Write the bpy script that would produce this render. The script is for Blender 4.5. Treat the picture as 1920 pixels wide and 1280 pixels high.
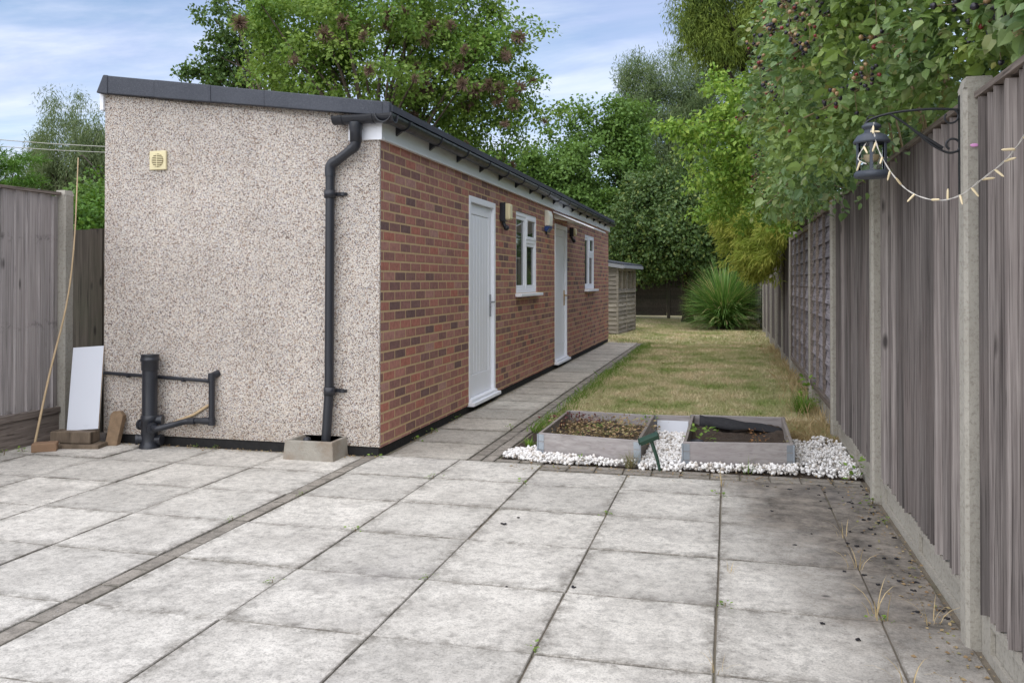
import bpy, math, random
import numpy as np
from mathutils import Vector, Matrix
for _o in list(bpy.data.objects): bpy.data.objects.remove(_o)
scene = bpy.context.scene
COL = scene.collection
R = math.radians

# ------------------------------------------------------------------ camera
CAMZ = 1.29
cam_d = bpy.data.cameras.new('camera'); cam = bpy.data.objects.new('camera', cam_d); COL.objects.link(cam)
cam.location = (0, 0, CAMZ)
PITCH = 0.5
cam.rotation_euler = (R(90 + PITCH), 0, R(14.27))
cam_d.sensor_width = 36; cam_d.lens = 30.0
cam_d.shift_y = -(114 + 1600*math.tan(R(PITCH)))/1920
cam_d.clip_start = 0.05; cam_d.clip_end = 2000
scene.camera = cam
# ------------------------------------------------------------------ world, sun, exposure
SUN_EL, SUN_AZ = 54.0, 200.0     # azimuth clockwise from +y: very soft overcast light from high behind the view
world = bpy.data.worlds.new('World'); scene.world = world; world.use_nodes = True
wn = world.node_tree.nodes; wl = world.node_tree.links; wn.clear()
w_out = wn.new('ShaderNodeOutputWorld'); w_bg = wn.new('ShaderNodeBackground')
sky = wn.new('ShaderNodeTexSky'); sky.sky_type = 'NISHITA'; sky.sun_disc = False
sky.sun_elevation = R(SUN_EL); sky.sun_rotation = R(SUN_AZ); sky.dust_density = 0.6; sky.ozone_density = 1.5; sky.air_density = 1.0
w_bg.inputs['Strength'].default_value = 0.072
tc = wn.new('ShaderNodeTexCoord'); sp = wn.new('ShaderNodeSeparateXYZ'); wl.new(tc.outputs['Generated'], sp.inputs[0])
def wmath(op, a, b=None):
    n = wn.new('ShaderNodeMath'); n.operation = op
    for i, v in enumerate((a, b)):
        if v is None: continue
        if isinstance(v, (int, float)): n.inputs[i].default_value = v
        else: wl.new(v, n.inputs[i])
    return n.outputs[0]
zz = wmath('ADD', wmath('MAXIMUM', sp.outputs[2], 0.0), 0.10)
cmb = wn.new('ShaderNodeCombineXYZ')
wl.new(wmath('MULTIPLY', wmath('DIVIDE', sp.outputs[0], zz), 0.42), cmb.inputs[0])
wl.new(wmath('DIVIDE', sp.outputs[1], zz), cmb.inputs[1])
def wnoise(scale, detail, rough, dist):
    n = wn.new('ShaderNodeTexNoise'); n.inputs['Scale'].default_value = scale; n.inputs['Detail'].default_value = detail
    n.inputs['Roughness'].default_value = rough; n.inputs['Distortion'].default_value = dist
    wl.new(cmb.outputs[0], n.inputs['Vector']); return n.outputs['Fac']
def wramp(fac, stops):
    n = wn.new('ShaderNodeValToRGB'); e = n.color_ramp.elements
    while len(e) < len(stops): e.new(0.5)
    for el, (p, c) in zip(e, stops): el.position = p; el.color = (*c, 1)
    wl.new(fac, n.inputs[0]); return n.outputs[0]
c1 = wramp(wnoise(1.1, 9, 0.58, 0.5), [(0.36, (0, 0, 0)), (0.62, (1, 1, 1))])
c2 = wramp(wnoise(2.3, 6, 0.6, 0.3), [(0.36, (3.7, 4.2, 6.0)), (0.62, (6.4, 6.6, 7.5))])
mx = wn.new('ShaderNodeMix'); mx.data_type = 'RGBA'
wl.new(wmath('MULTIPLY', c1, 0.80), mx.inputs[0]); wl.new(sky.outputs[0], mx.inputs[6]); wl.new(c2, mx.inputs[7])
wl.new(mx.outputs[2], w_bg.inputs['Color']); wl.new(w_bg.outputs[0], w_out.inputs[0])
sun_d = bpy.data.lights.new('sun', 'SUN'); sun_d.energy = 1.5; sun_d.angle = R(110); sun_d.color = (1.0, 0.95, 0.88)
sun = bpy.data.objects.new('sun', sun_d); COL.objects.link(sun)
_sd = Vector((math.sin(R(SUN_AZ))*math.cos(R(SUN_EL)), math.cos(R(SUN_AZ))*math.cos(R(SUN_EL)), math.sin(R(SUN_EL))))
sun.rotation_euler = _sd.to_track_quat('Z', 'Y').to_euler()
scene.view_settings.view_transform = 'Standard'; scene.view_settings.look = 'None'
scene.view_settings.exposure = 1.27; scene.view_settings.gamma = 1
scene.render.engine = 'CYCLES'

# ------------------------------------------------------------------ helpers
rng = np.random.default_rng(7); random.seed(11)
def lin(r, g, b):
    f = lambda c: (c/255/12.92) if c/255 <= 0.04045 else ((c/255+0.055)/1.055)**2.4
    return (f(r), f(g), f(b))
WL = {}
def tag(o, label=None, cat=None, group=None, kind=None):
    if label: o['label'] = label
    if cat: o['category'] = cat
    if group: o['group'] = group
    if kind: o['kind'] = kind
    return o
def thing(name, label, cat, loc=(0, 0, 0), group=None):
    o = bpy.data.objects.new(name, None); o.empty_display_size = 0.1; COL.objects.link(o); o.location = loc
    WL[o.name] = Vector(loc); return tag(o, label, cat, group)
def finish(me, name, mat, parent):
    if mat:
        for m in (mat if isinstance(mat, (list, tuple)) else [mat]): me.materials.append(m)
    o = bpy.data.objects.new(name, me); COL.objects.link(o)
    if parent is not None:
        o.parent = parent; off = WL.get(parent.name, Vector((0, 0, 0)))
        me.transform(Matrix.Translation(-off)); WL[o.name] = off
    else: WL[o.name] = Vector((0, 0, 0))
    return o
def rebase(o, loc):
    """put a top-level mesh's origin at its base"""
    loc = Vector(loc); o.data.transform(Matrix.Translation(-loc)); o.location = loc; WL[o.name] = loc; return o
def children(o): return [c for c in bpy.data.objects if c.parent == o]
def copy_tree(o, loc=None, rz=None, label=None, scale=None):
    c = o.copy(); COL.objects.link(c)
    for ch in children(o):
        k = ch.copy(); COL.objects.link(k); k.parent = c
        for g in children(ch):
            q = g.copy(); COL.objects.link(q); q.parent = k
    if loc is not None: c.location = loc
    if rz is not None: c.rotation_euler.z = rz
    if label: c['label'] = label
    if scale: c.scale = (scale,)*3
    return c
class MB:
    def __init__(s): s.v = []; s.f = []; s.sm = []
    def add(s, V, F, smooth=False):
        b = len(s.v); s.v += [tuple(x) for x in V]; s.f += [tuple(i+b for i in f) for f in F]; s.sm += [smooth]*len(F); return s
    def box(s, a, b, M=None):
        x0, y0, z0 = a; x1, y1, z1 = b
        V = [(x0,y0,z0),(x1,y0,z0),(x1,y1,z0),(x0,y1,z0),(x0,y0,z1),(x1,y0,z1),(x1,y1,z1),(x0,y1,z1)]
        if M is not None: V = [tuple(M @ Vector(v)) for v in V]
        return s.add(V, [(0,3,2,1),(4,5,6,7),(0,1,5,4),(1,2,6,5),(2,3,7,6),(3,0,4,7)])
    def cbox(s, c, d, M=None):
        return s.box([c[i]-d[i]/2 for i in range(3)], [c[i]+d[i]/2 for i in range(3)], M)
    def prism(s, poly, d, axis='y', o=0.0):
        """poly: 2-D outline, extruded from o by d along the axis"""
        def P(u, w, t): return {'x': (t, u, w), 'y': (u, t, w), 'z': (u, w, t)}[axis]
        n = len(poly); V = [P(u, w, o) for u, w in poly] + [P(u, w, o+d) for u, w in poly]
        F = [tuple(range(n)), tuple(range(2*n-1, n-1, -1))] + [(i, i+n, (i+1) % n+n, (i+1) % n) for i in range(n)]
        return s.add(V, F)
    def tube(s, path, r, seg=10, cap=True, smooth=True):
        P = [Vector(p) for p in path]; n = len(P)
        rs = [r]*n if isinstance(r, (int, float)) else list(r)
        V = []; F = []; T0 = None; up = None
        for i in range(n):
            t = (P[min(i+1, n-1)]-P[max(i-1, 0)])
            if t.length < 1e-9: t = Vector((0, 0, 1))
            t.normalize()
            if up is None:
                up = Vector((1, 0, 0)) if abs(t.x) < 0.9 else Vector((0, 1, 0))
            up = (up - t*up.dot(t)).normalized(); w = t.cross(up)
            for k in range(seg):
                a = 2*math.pi*k/seg; V.append(P[i]+(up*math.cos(a)+w*math.sin(a))*rs[i])
        for i in range(n-1):
            for k in range(seg):
                k2 = (k+1) % seg; F.append((i*seg+k, i*seg+k2, (i+1)*seg+k2, (i+1)*seg+k))
        s.add(V, F, smooth)
        if cap: s.add([V[k] for k in range(seg)], [tuple(range(seg-1, -1, -1))]); s.add(V[-seg:], [tuple(range(seg))])
        return s
    def lathe(s, prof, c=(0, 0, 0), seg=20, M=None, smooth=True):
        V = []; F = []; n = len(prof)
        for r, z in prof:
            for k in range(seg):
                a = 2*math.pi*k/seg; v = Vector((r*math.cos(a), r*math.sin(a), z))
                if M is not None: v = M @ v
                V.append(v+Vector(c))
        for i in range(n-1):
            for k in range(seg):
                k2 = (k+1) % seg; F.append((i*seg+k, i*seg+k2, (i+1)*seg+k2, (i+1)*seg+k))
        return s.add(V, F, smooth)
    def ball(s, c, r, sub=(8, 6), sc=(1, 1, 1), M=None):
        nu, nv = sub; prof = [(max(1e-4, r*math.sin(math.pi*i/nv)), -r*math.cos(math.pi*i/nv)) for i in range(nv+1)]
        MM = Matrix.Diagonal((*sc, 1)) if M is None else M @ Matrix.Diagonal((*sc, 1))
        return s.lathe(prof, c, nu, MM)
    def build(s, name, mat, parent=None, bevel=0.0):
        me = bpy.data.meshes.new(name); me.from_pydata(s.v, [], s.f); me.validate()
        if len(me.polygons) == len(s.sm): me.polygons.foreach_set('use_smooth', s.sm)
        o = finish(me, name, mat, parent)
        if bevel:
            b = o.modifiers.new('bevel', 'BEVEL'); b.width = bevel; b.segments = 2; b.limit_method = 'ANGLE'; b.angle_limit = R(40)
        return o
def catmull(P, n=8):
    P = [np.array(p, float) for p in P]; Q = [2*P[0]-P[1]]+P+[2*P[-1]-P[-2]]; out = []
    for i in range(1, len(Q)-2):
        for k in range(n):
            t = k/n; a, b, c, d = Q[i-1], Q[i], Q[i+1], Q[i+2]
            out.append(0.5*((2*b)+(-a+c)*t+(2*a-5*b+4*c-d)*t*t+(-a+3*b-3*c+d)*t**3))
    out.append(P[-1]); return [tuple(p) for p in out]
def np_mesh(name, V, loops, totals, mat, parent=None, smooth=False):
    me = bpy.data.meshes.new(name); V = np.asarray(V, np.float32); loops = np.asarray(loops, np.int32); totals = np.asarray(totals, np.int32)
    me.vertices.add(len(V)); me.vertices.foreach_set('co', V.ravel())
    me.loops.add(len(loops)); me.loops.foreach_set('vertex_index', loops)
    me.polygons.add(len(totals)); st = np.concatenate([[0], np.cumsum(totals)[:-1]]).astype(np.int32)
    me.polygons.foreach_set('loop_start', st); me.polygons.foreach_set('loop_total', totals)
    me.polygons.foreach_set('use_smooth', np.full(len(totals), smooth)); me.update(calc_edges=True); me.validate()
    return finish(me, name, mat, parent)
def unit(a): return a/np.maximum(np.linalg.norm(a, axis=-1, keepdims=True), 1e-9)
LEAF_NEAR = (np.array([[0,0,0],[0,.36,0],[0,.7,-.03],[0,1,-.12],[-.33,.28,.07],[-.27,.64,.05],[.33,.28,.07],[.27,.64,.05]]),
             [(0,1,4),(1,2,5,4),(2,3,5),(0,6,1),(1,6,7,2),(2,7,3)])
LEAF_MID = (np.array([[0,0,0],[-.3,.42,.06],[0,1,-.06],[.3,.42,.06],[0,.45,0]]), [(0,4,1),(4,2,1),(0,3,4),(4,3,2)])
LEAF_FAR = (np.array([[0,0,0],[-.34,.5,.08],[0,1,0],[.34,.5,.08]]), [(0,3,2,1)])
LEAF_THIN = (np.array([[0,0,0],[-.09,.4,.02],[0,1,-.1],[.09,.4,.02]]), [(0,3,2,1)])
def instances(name, P, D, N, S, tmpl, mat, parent=None, smooth=False):
    T, F = tmpl; n = len(P); D = unit(D); X = unit(np.cross(D, N)); Z = np.cross(X, D); S = np.asarray(S)[:, None, None]
    V = P[:, None, :] + S*(T[None, :, 0:1]*X[:, None]+T[None, :, 1:2]*D[:, None]+T[None, :, 2:3]*Z[:, None])
    fl = np.array([i for f in F for i in f]); ft = np.array([len(f) for f in F]); k = len(T)
    loops = (fl[None, :]+(np.arange(n)*k)[:, None]).ravel()
    return np_mesh(name, V.reshape(-1, 3), loops, np.tile(ft, n), mat, parent, smooth)
def W(px, py, Z):
    """a point at distance Z in front of the viewpoint"""
    d = (px-960)/1600; return np.array([Z*(-.2465+.9691*d), Z*(.9691+.2465*d), CAMZ+(526-py)/1600*Z])
def bump_dir(u, seed):
    r = np.random.default_rng(seed); s = np.zeros(len(u))
    for k in range(6):
        f = r.normal(size=3)*(1.5+k*0.9); s += np.sin(u@f+r.uniform(0, 6))/(1.2+k*0.5)
    return s
def crown_clumps(c, rad, n, seed, inner=0.45, rough=0.22, zmin=None):
    r = np.random.default_rng(seed); u = unit(r.normal(size=(n, 3))); q = (inner**3+(1-inner**3)*r.uniform(size=n))**(1/3)
    P = np.array(c)+u*np.array(rad)*(q*(1+rough*bump_dir(u, seed+1)/1.6))[:, None]
    if zmin is not None: P = P[P[:, 2] > zmin]
    return P
def clump_leaves(C, cr, per, seed, flat=0.6, droop=0.25, out=0.8, up=0.7, size=(.05, .09), center=None, pw=0.6):
    r = np.random.default_rng(seed); n = len(C)*per
    cc = np.repeat(C, per, 0); crs = np.repeat(r.uniform(.6, 1.3, len(C))*cr, per)[:, None]
    o = unit(r.normal(size=(n, 3)))*(r.uniform(size=(n, 1))**pw)*np.array([1, 1, flat]); P = cc+o*crs
    D = o*out+r.normal(size=(n, 3))*0.55; D[:, 2] -= droop
    N = r.normal(size=(n, 3))*0.55; N[:, 2] += up
    if center is not None: N += unit(P-np.array(center))*0.5
    return P, D, N, r.uniform(*size, n)

# ------------------------------------------------------------------ materials
class NT:
    def __init__(s, name):
        s.m = bpy.data.materials.new(name); s.m.use_nodes = True; s.t = s.m.node_tree; s.n = s.t.nodes; s.n.clear()
        s.out = s.n.new('ShaderNodeOutputMaterial'); s.p = s.n.new('ShaderNodeBsdfPrincipled'); s.link(s.p.outputs[0], s.out.inputs[0])
        s._pos = None
    def link(s, a, b): s.t.links.new(a, b)
    def val(s, sock, v):
        if hasattr(v, 'links') or isinstance(v, bpy.types.NodeSocket): s.link(v, sock)
        elif isinstance(v, (tuple, list)) and len(v) == 3 and sock.type == 'RGBA': sock.default_value = (*v, 1)
        else: sock.default_value = v
    def set(s, **k):
        for a, v in k.items(): s.val(s.p.inputs[a.replace('_', ' ')], v)
        return s
    @property
    def pos(s):
        if s._pos is None: s._pos = s.n.new('ShaderNodeNewGeometry')
        return s._pos.outputs['Position']
    @property
    def isl(s):
        s.pos; return s._pos.outputs['Random Per Island']
    @property
    def objrand(s): return s.n.new('ShaderNodeObjectInfo').outputs['Random']
    def attr(s, name):
        n = s.n.new('ShaderNodeAttribute'); n.attribute_name = name; return n.outputs['Fac']
    def scaled(s, sc, loc=(0, 0, 0), vec=None):
        n = s.n.new('ShaderNodeMapping'); s.link(vec or s.pos, n.inputs[0]); n.inputs['Scale'].default_value = sc; n.inputs['Location'].default_value = loc; return n.outputs[0]
    def noise(s, scale=5, detail=4, rough=0.55, vec=None, dist=0.0):
        n = s.n.new('ShaderNodeTexNoise'); s.link(vec or s.pos, n.inputs['Vector'])
        n.inputs['Scale'].default_value = scale; n.inputs['Detail'].default_value = detail; n.inputs['Roughness'].default_value = rough; n.inputs['Distortion'].default_value = dist
        return n.outputs['Fac']
    def voro(s, scale, feature='F1', out='Distance', vec=None, rnd=1.0):
        n = s.n.new('ShaderNodeTexVoronoi'); n.feature = feature; s.link(vec or s.pos, n.inputs['Vector']); n.inputs['Scale'].default_value = scale
        n.inputs['Randomness'].default_value = rnd; return n.outputs[out]
    def ramp(s, fac, stops, interp='LINEAR'):
        n = s.n.new('ShaderNodeValToRGB'); n.color_ramp.interpolation = interp; e = n.color_ramp.elements
        while len(e) < len(stops): e.new(0.5)
        for el, (p, c) in zip(e, stops): el.position = p; el.color = (*((c,)*3 if isinstance(c, (int, float)) else c), 1)
        s.link(fac, n.inputs[0]); return n.outputs[0]
    def mix(s, fac, a, b, mode='MIX'):
        n = s.n.new('ShaderNodeMix'); n.data_type = 'RGBA'; n.blend_type = mode
        s.val(n.inputs[0], fac); s.val(n.inputs[6], a); s.val(n.inputs[7], b); return n.outputs[2]
    def math(s, op, a, b=0.0, clamp=False):
        n = s.n.new('ShaderNodeMath'); n.operation = op; n.use_clamp = clamp; s.val(n.inputs[0], a); s.val(n.inputs[1], b); return n.outputs[0]
    def sep(s, v):
        n = s.n.new('ShaderNodeSeparateXYZ'); s.link(v, n.inputs[0]); return n.outputs
    def comb(s, x, y, z):
        n = s.n.new('ShaderNodeCombineXYZ'); s.val(n.inputs[0], x); s.val(n.inputs[1], y); s.val(n.inputs[2], z); return n.outputs[0]
    def bump(s, h, strength=0.5, dist=0.01, prev=None):
        n = s.n.new('ShaderNodeBump'); n.inputs['Strength'].default_value = strength; n.inputs['Distance'].default_value = dist
        s.link(h, n.inputs['Height'])
        if prev: s.link(prev, n.inputs['Normal'])
        s.link(n.outputs[0], s.p.inputs['Normal']); return n.outputs[0]
def plain(name, col, rough=0.5, var=0.12, scale=8.0, metallic=0.0, bumps=0.0, spec=0.5):
    k = NT(name); f = k.noise(scale, 5, 0.6)
    k.set(Base_Color=k.mix(f, tuple(c*(1-var) for c in col), tuple(min(1, c*(1+var)) for c in col)), Roughness=k.ramp(k.noise(scale*3, 3), [(0.3, max(0.02, rough-.08)), (0.7, min(1, rough+.08))]), Metallic=metallic, Specular_IOR_Level=spec)
    if bumps: k.bump(k.noise(scale*12, 4), bumps, 0.004)
    return k.m
def leaf_mat(name, stops, transl=0.35, rough=0.5, patch=None, pscale=1.2, spec=0.35):
    k = NT(name); c = k.ramp(k.isl, stops)
    if patch:
        c = k.mix(k.ramp(k.noise(pscale, 4, 0.65), [(0.40, 0.0), (0.60, 1.0)]), c, k.mix(0.65, c, patch))
    k.set(Base_Color=c, Roughness=rough, Specular_IOR_Level=spec)
    tr = k.n.new('ShaderNodeBsdfTranslucent'); k.link(k.mix(0.5, c, (0.16, 0.22, 0.02)), tr.inputs['Color'])
    ms = k.n.new('ShaderNodeMixShader'); ms.inputs[0].default_value = transl
    k.link(k.p.outputs[0], ms.inputs[1]); k.link(tr.outputs[0], ms.inputs[2]); k.link(ms.outputs[0], k.out.inputs[0]); return k.m
M = {}
# pebbledash: each small stone its own tone
k = NT('pebbledash')
vv = k.scaled((1, 1, 1)); wob = k.noise(4, 3, 0.6)
cell = k.sep(k.voro(148, 'F1', 'Color'))[0]
stone = k.ramp(cell, [(0.0, lin(84, 77, 75)), (0.11, lin(130, 113, 102)), (0.22, lin(186, 162, 142)), (0.34, lin(218, 206, 190)), (0.55, lin(238, 233, 225)), (0.74, lin(224, 213, 198)), (0.88, lin(160, 156, 160)), (1.0, lin(242, 238, 232))], 'LINEAR')
gap = k.ramp(k.voro(148, 'DISTANCE_TO_EDGE'), [(0.02, 1.0), (0.13, 0.0)])
big = k.ramp(k.noise(1.4, 5, 0.65), [(0.3, 0.84), (0.7, 1.05)])
big = k.mix(k.math('MULTIPLY', k.ramp(k.sep(k.pos)[2], [(0.05, 1.0), (0.35, 0.0)]), k.ramp(k.noise(6, 5, 0.7), [(0.4, 0.0), (0.65, 0.7)])), big, (0.62, 0.57, 0.5))
big = k.mix(k.ramp(k.noise(1.0, 5, 0.7, k.scaled((5.5, 5.5, 0.35))), [(0.56, 0.0), (0.72, 0.4)]), big, (0.74, 0.70, 0.66))
c = k.mix(k.math('MULTIPLY', gap, 0.45), stone, lin(140, 126, 118))
k.set(Base_Color=k.mix(1.0, c, big, 'MULTIPLY'), Roughness=0.8, Specular_IOR_Level=0.3)
k.bump(k.math('SUBTRACT', 1.0, k.voro(148)), 0.8, 0.008); M['pebbledash'] = k.m
# brick laid in stretcher bond on the y-z plane
k = NT('brick'); s_ = k.sep(k.pos); uv = k.comb(s_[1], s_[2], 0.0)
b = k.n.new('ShaderNodeTexBrick'); k.link(k.scaled((1, 1, 1), (0.05, -0.085, 0), uv), b.inputs['Vector'])
for nm, v in (('Color1', (0, 0, 0, 1)), ('Color2', (1, 1, 1, 1)), ('Mortar', (0.5, 0.5, 0.5, 1))): b.inputs[nm].default_value = v
for nm, v in (('Scale', 1.0), ('Mortar Size', 0.0085), ('Mortar Smooth', 0.25), ('Bias', 0.0), ('Brick Width', 0.225), ('Row Height', 0.075)): b.inputs[nm].default_value = v
tone = k.sep(b.outputs['Color'])[0]
bc = k.ramp(tone, [(0.0, lin(120, 96, 93)), (0.14, lin(148, 110, 102)), (0.3, lin(166, 119, 107)), (0.5, lin(174, 124, 110)), (0.6, lin(178, 138, 127)), (0.72, lin(184, 120, 103)), (0.86, lin(168, 122, 111)), (1.0, lin(128, 101, 97))])
sm = k.ramp(k.noise(26, 5, 0.65), [(0.25, 0.68), (0.75, 1.2)])
bc = k.mix(1.0, bc, sm, 'MULTIPLY')
bc = k.mix(k.ramp(k.noise(1.7, 4, 0.6), [(0.55, 0.0), (0.8, 0.16)]), bc, lin(190, 168, 150))
mort = k.mix(k.noise(30, 3), lin(178, 152, 116), lin(212, 184, 143))
k.set(Base_Color=k.mix(b.outputs['Fac'], bc, mort), Roughness=0.85, Specular_IOR_Level=0.25)
h = k.math('ADD', k.math('MULTIPLY', b.outputs['Fac'], -0.8), k.math('MULTIPLY', k.noise(60, 4), 0.35)); k.bump(h, 0.8, 0.008); M['brick'] = k.m
# paving slab: per-slab tone, dirt in from the joints, pitted
def slab_mat(name, lo, hi, dirt, stain=False):
    k = NT(name)
    va = k.n.new('ShaderNodeVectorMath'); va.operation = 'ADD'; k.link(k.pos, va.inputs[0]); k.link(k.comb(k.math('MULTIPLY', k.isl, 17.0), k.math('MULTIPLY', k.isl, 31.0), k.math('MULTIPLY', k.isl, 7.0)), va.inputs[1]); vo = va.outputs[0]
    base = k.mix(k.ramp(k.noise(2.3, 6, 0.68, vo), [(0.34, 0.0), (0.62, 1.0)]), lo, hi)
    base = k.mix(k.ramp(k.isl, [(0.0, 0.0), (0.45, 0.10), (0.75, 0.32), (1.0, 0.62)]), base, tuple(c*0.62 for c in hi))
    base = k.mix(k.ramp(k.noise(7, 7, 0.78, vo), [(0.48, 0.0), (0.66, 0.5)]), base, tuple(c*0.55 for c in lo))
    base = k.mix(k.ramp(k.noise(110, 4, 0.8), [(0.5, 0.0), (0.66, 0.62)]), base, tuple(c*0.42 for c in lo))
    base = k.mix(1.0, base, k.ramp(k.noise(24, 7, 0.8, vo), [(0.36, 0.66), (0.52, 1.0), (0.68, 1.08)]), 'MULTIPLY')
    base = k.mix(k.ramp(k.noise(45, 4, 0.7), [(0.62, 0.0), (0.72, 0.35)]), base, lin(214, 214, 208))
    e = k.math('MULTIPLY', k.attr('edge'), k.ramp(k.noise(9, 6, 0.8), [(0.44, 0.0), (0.60, 1.0)]))
    rimd = k.math('MULTIPLY', k.ramp(k.attr('edge'), [(0.94, 0.0), (1.0, 1.0)]), k.ramp(k.noise(6, 6, 0.85), [(0.35, 0.1), (0.62, 0.9)]))
    base = k.mix(k.math('MAXIMUM', k.math('MULTIPLY', e, 0.72), rimd), base, dirt)
    if stain:
        p = k.sep(k.pos)
        near = k.math('MULTIPLY', k.math('SUBTRACT', k.math('ADD', p[0], k.math('MULTIPLY', k.noise(1.6, 6, 0.65), 1.1)), k.math('SUBTRACT', 0.82, k.math('MULTIPLY', k.math('MULTIPLY', k.math('SUBTRACT', p[1], 3.6), 0.5, True), 0.5))), 2.4, True)
        yy = k.math('MULTIPLY', k.math('SUBTRACT', p[1], 2.1), 0.6, True)
        base = k.mix(k.math('MULTIPLY', k.math('MULTIPLY', near, yy), 0.92), base, k.mix(k.ramp(k.noise(6, 7, 0.78), [(0.36, 0.0), (0.62, 1.0)]), lin(60, 55, 50), lin(148, 139, 128)))
        spots = k.ramp(k.voro(5.5, vec=k.mix(0.05, k.pos, k.comb(k.noise(9), k.noise(11), 0.0))), [(0.05, 1.0), (0.11, 0.0)])
        spm = k.math('MULTIPLY', k.math('MULTIPLY', k.math('SUBTRACT', p[0], 0.1), 3.0, True), k.math('MULTIPLY', spots, k.ramp(k.noise(2.2), [(0.5, 0.0), (0.6, 0.9)])))
        base = k.mix(spm, base, lin(50, 48, 49))
        # worn dark discoloured patches further out
        base = k.mix(k.math('MULTIPLY', k.ramp(k.noise(1.05, 4, 0.6), [(0.56, 0.0), (0.72, 0.55)]), 0.9), base, lin(128, 124, 122))
    k.set(Base_Color=base, Roughness=0.85, Specular_IOR_Level=0.3)
    k.bump(k.math('ADD', k.noise(70, 5, 0.7), k.math('MULTIPLY', k.noise(9, 4), 0.6)), 0.35, 0.006); return k.m
M['slab'] = slab_mat('paving_slab', lin(190, 185, 176), lin(224, 219, 209), lin(92, 86, 76), True)
M['path_slab'] = slab_mat('path_slab', lin(182, 175, 163), lin(212, 206, 194), lin(92, 88, 76))
M['paver'] = slab_mat('block_paver', lin(140, 133, 123), lin(170, 162, 151), lin(78, 76, 66))
k = NT('joint_sand'); k.set(Base_Color=k.mix(k.noise(12, 5, 0.7), lin(92, 84, 72), k.mix(k.ramp(k.noise(2.2), [(0.5, 0.0), (0.7, 0.8)]), lin(142, 132, 116), lin(104, 108, 72))), Roughness=0.95); k.bump(k.noise(90, 4), 0.6, 0.006); M['joint'] = k.m
k = NT('soil'); k.set(Base_Color=k.mix(k.noise(18, 6, 0.75), lin(44, 36, 30), lin(98, 82, 68)), Roughness=0.95); k.bump(k.noise(40, 6, 0.75), 1.0, 0.03); M['soil'] = k.m
k = NT('lawn_turf')
g = k.mix(k.ramp(k.noise(1.5, 6, 0.7), [(0.42, 0.0), (0.64, 1.0)]), lin(216, 202, 166), lin(160, 168, 112))
g = k.mix(k.ramp(k.noise(26, 5, 0.75), [(0.4, 0.0), (0.72, 0.7)]), g, lin(124, 112, 86))
g = k.mix(k.ramp(k.noise(140, 3, 0.7), [(0.45, 0.0), (0.65, 0.5)]), g, lin(222, 208, 170))
k.set(Base_Color=g, Roughness=0.95, Specular_IOR_Level=0.1); k.bump(k.noise(120, 4, 0.7), 0.9, 0.02); M['turf'] = k.m
k = NT('grass_blade')
fr = k.noise(1.5, 6, 0.7); dry = k.ramp(k.isl, [(0.0, lin(190, 176, 140)), (0.5, lin(240, 226, 188)), (1.0, lin(164, 152, 116))]); grn = k.ramp(k.isl, [(0.0, lin(112, 140, 66)), (0.5, lin(140, 162, 86)), (1.0, lin(182, 184, 122))])
k.set(Base_Color=k.mix(k.ramp(fr, [(0.42, 0.0), (0.64, 1.0)]), dry, grn), Roughness=0.7, Specular_IOR_Level=0.2); M['grass'] = k.m
# weathered timber with vertical grain, each board its own tone
def wood(name, dark, light, grain=(60, 60, 1.6), hue=None, rough=0.8, b=0.6, knots=True, nails=False, streak=0.7, vary=((0, .62), (.3, .86), (.7, 1.0), (1, 1.2))):
    k = NT(name); v = k.n.new('ShaderNodeVectorMath'); v.operation = 'ADD'; k.link(k.pos, v.inputs[0]); k.link(k.comb(k.math('MULTIPLY', k.isl, 7.0), k.math('MULTIPLY', k.isl, 13.0), k.math('MULTIPLY', k.isl, 5.0)), v.inputs[1])
    gv = k.scaled(grain, vec=v.outputs[0]); f = k.noise(1.0, 6, 0.65, gv, 0.4)
    c = k.mix(k.ramp(f, [(0.28, 0.0), (0.72, 1.0)]), dark, light)
    c = k.mix(1.0, c, k.ramp(k.isl, list(vary)), 'MULTIPLY')
    if hue: c = k.mix(k.ramp(k.noise(1.3, 4, 0.6, v.outputs[0]), [(0.45, 0.0), (0.7, 0.6)]), c, hue)
    if knots: c = k.mix(k.ramp(k.voro(2.6, vec=k.scaled((2.6, 2.6, 0.9), vec=v.outputs[0])), [(0.05, 0.85), (0.13, 0.0)]), c, tuple(x*0.35 for x in dark))
    c = k.mix(k.ramp(k.noise(1.0, 3, 0.5, k.scaled((grain[0]*2.6, grain[1]*2.6, grain[2]*1.6), vec=v.outputs[0])), [(0.56, 0.0), (0.68, streak)]), c, tuple(x*0.35 for x in dark))
    if nails:
        z = k.sep(k.pos)[2]; row = k.ramp(k.math('ABSOLUTE', k.math('SUBTRACT', k.math('FRACT', k.math('DIVIDE', k.math('ADD', z, 0.08), 0.68)), 0.5)), [(0.0, 1.0), (0.075, 0.0)])
        c = k.mix(k.math('MULTIPLY', row, k.ramp(k.noise(13, 4, 0.7), [(0.5, 0.0), (0.66, 0.85)])), c, tuple(x*0.4 for x in dark))
    k.set(Base_Color=c, Roughness=rough, Specular_IOR_Level=0.25); k.bump(f, b, 0.004); return k.m
M['fence'] = wood('weathered_fence', lin(100, 93, 91), lin(176, 168, 163), grain=(95, 95, 1.3), hue=lin(132, 121, 117), vary=((0, .42), (.3, .72), (.7, 1.0), (1, 1.3)))
M['fence_left'] = wood('grey_fence', lin(140, 133, 131), lin(206, 199, 195), grain=(80, 80, 1.3), hue=lin(172, 163, 160), nails=True)
M['fence_lap'] = wood('grey_lap', lin(108, 103, 110), lin(168, 162, 166), grain=(40, 2, 40))
M['fence_dark'] = wood('dark_fence', lin(64, 58, 52), lin(104, 96, 85), hue=lin(78, 80, 63))
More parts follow.
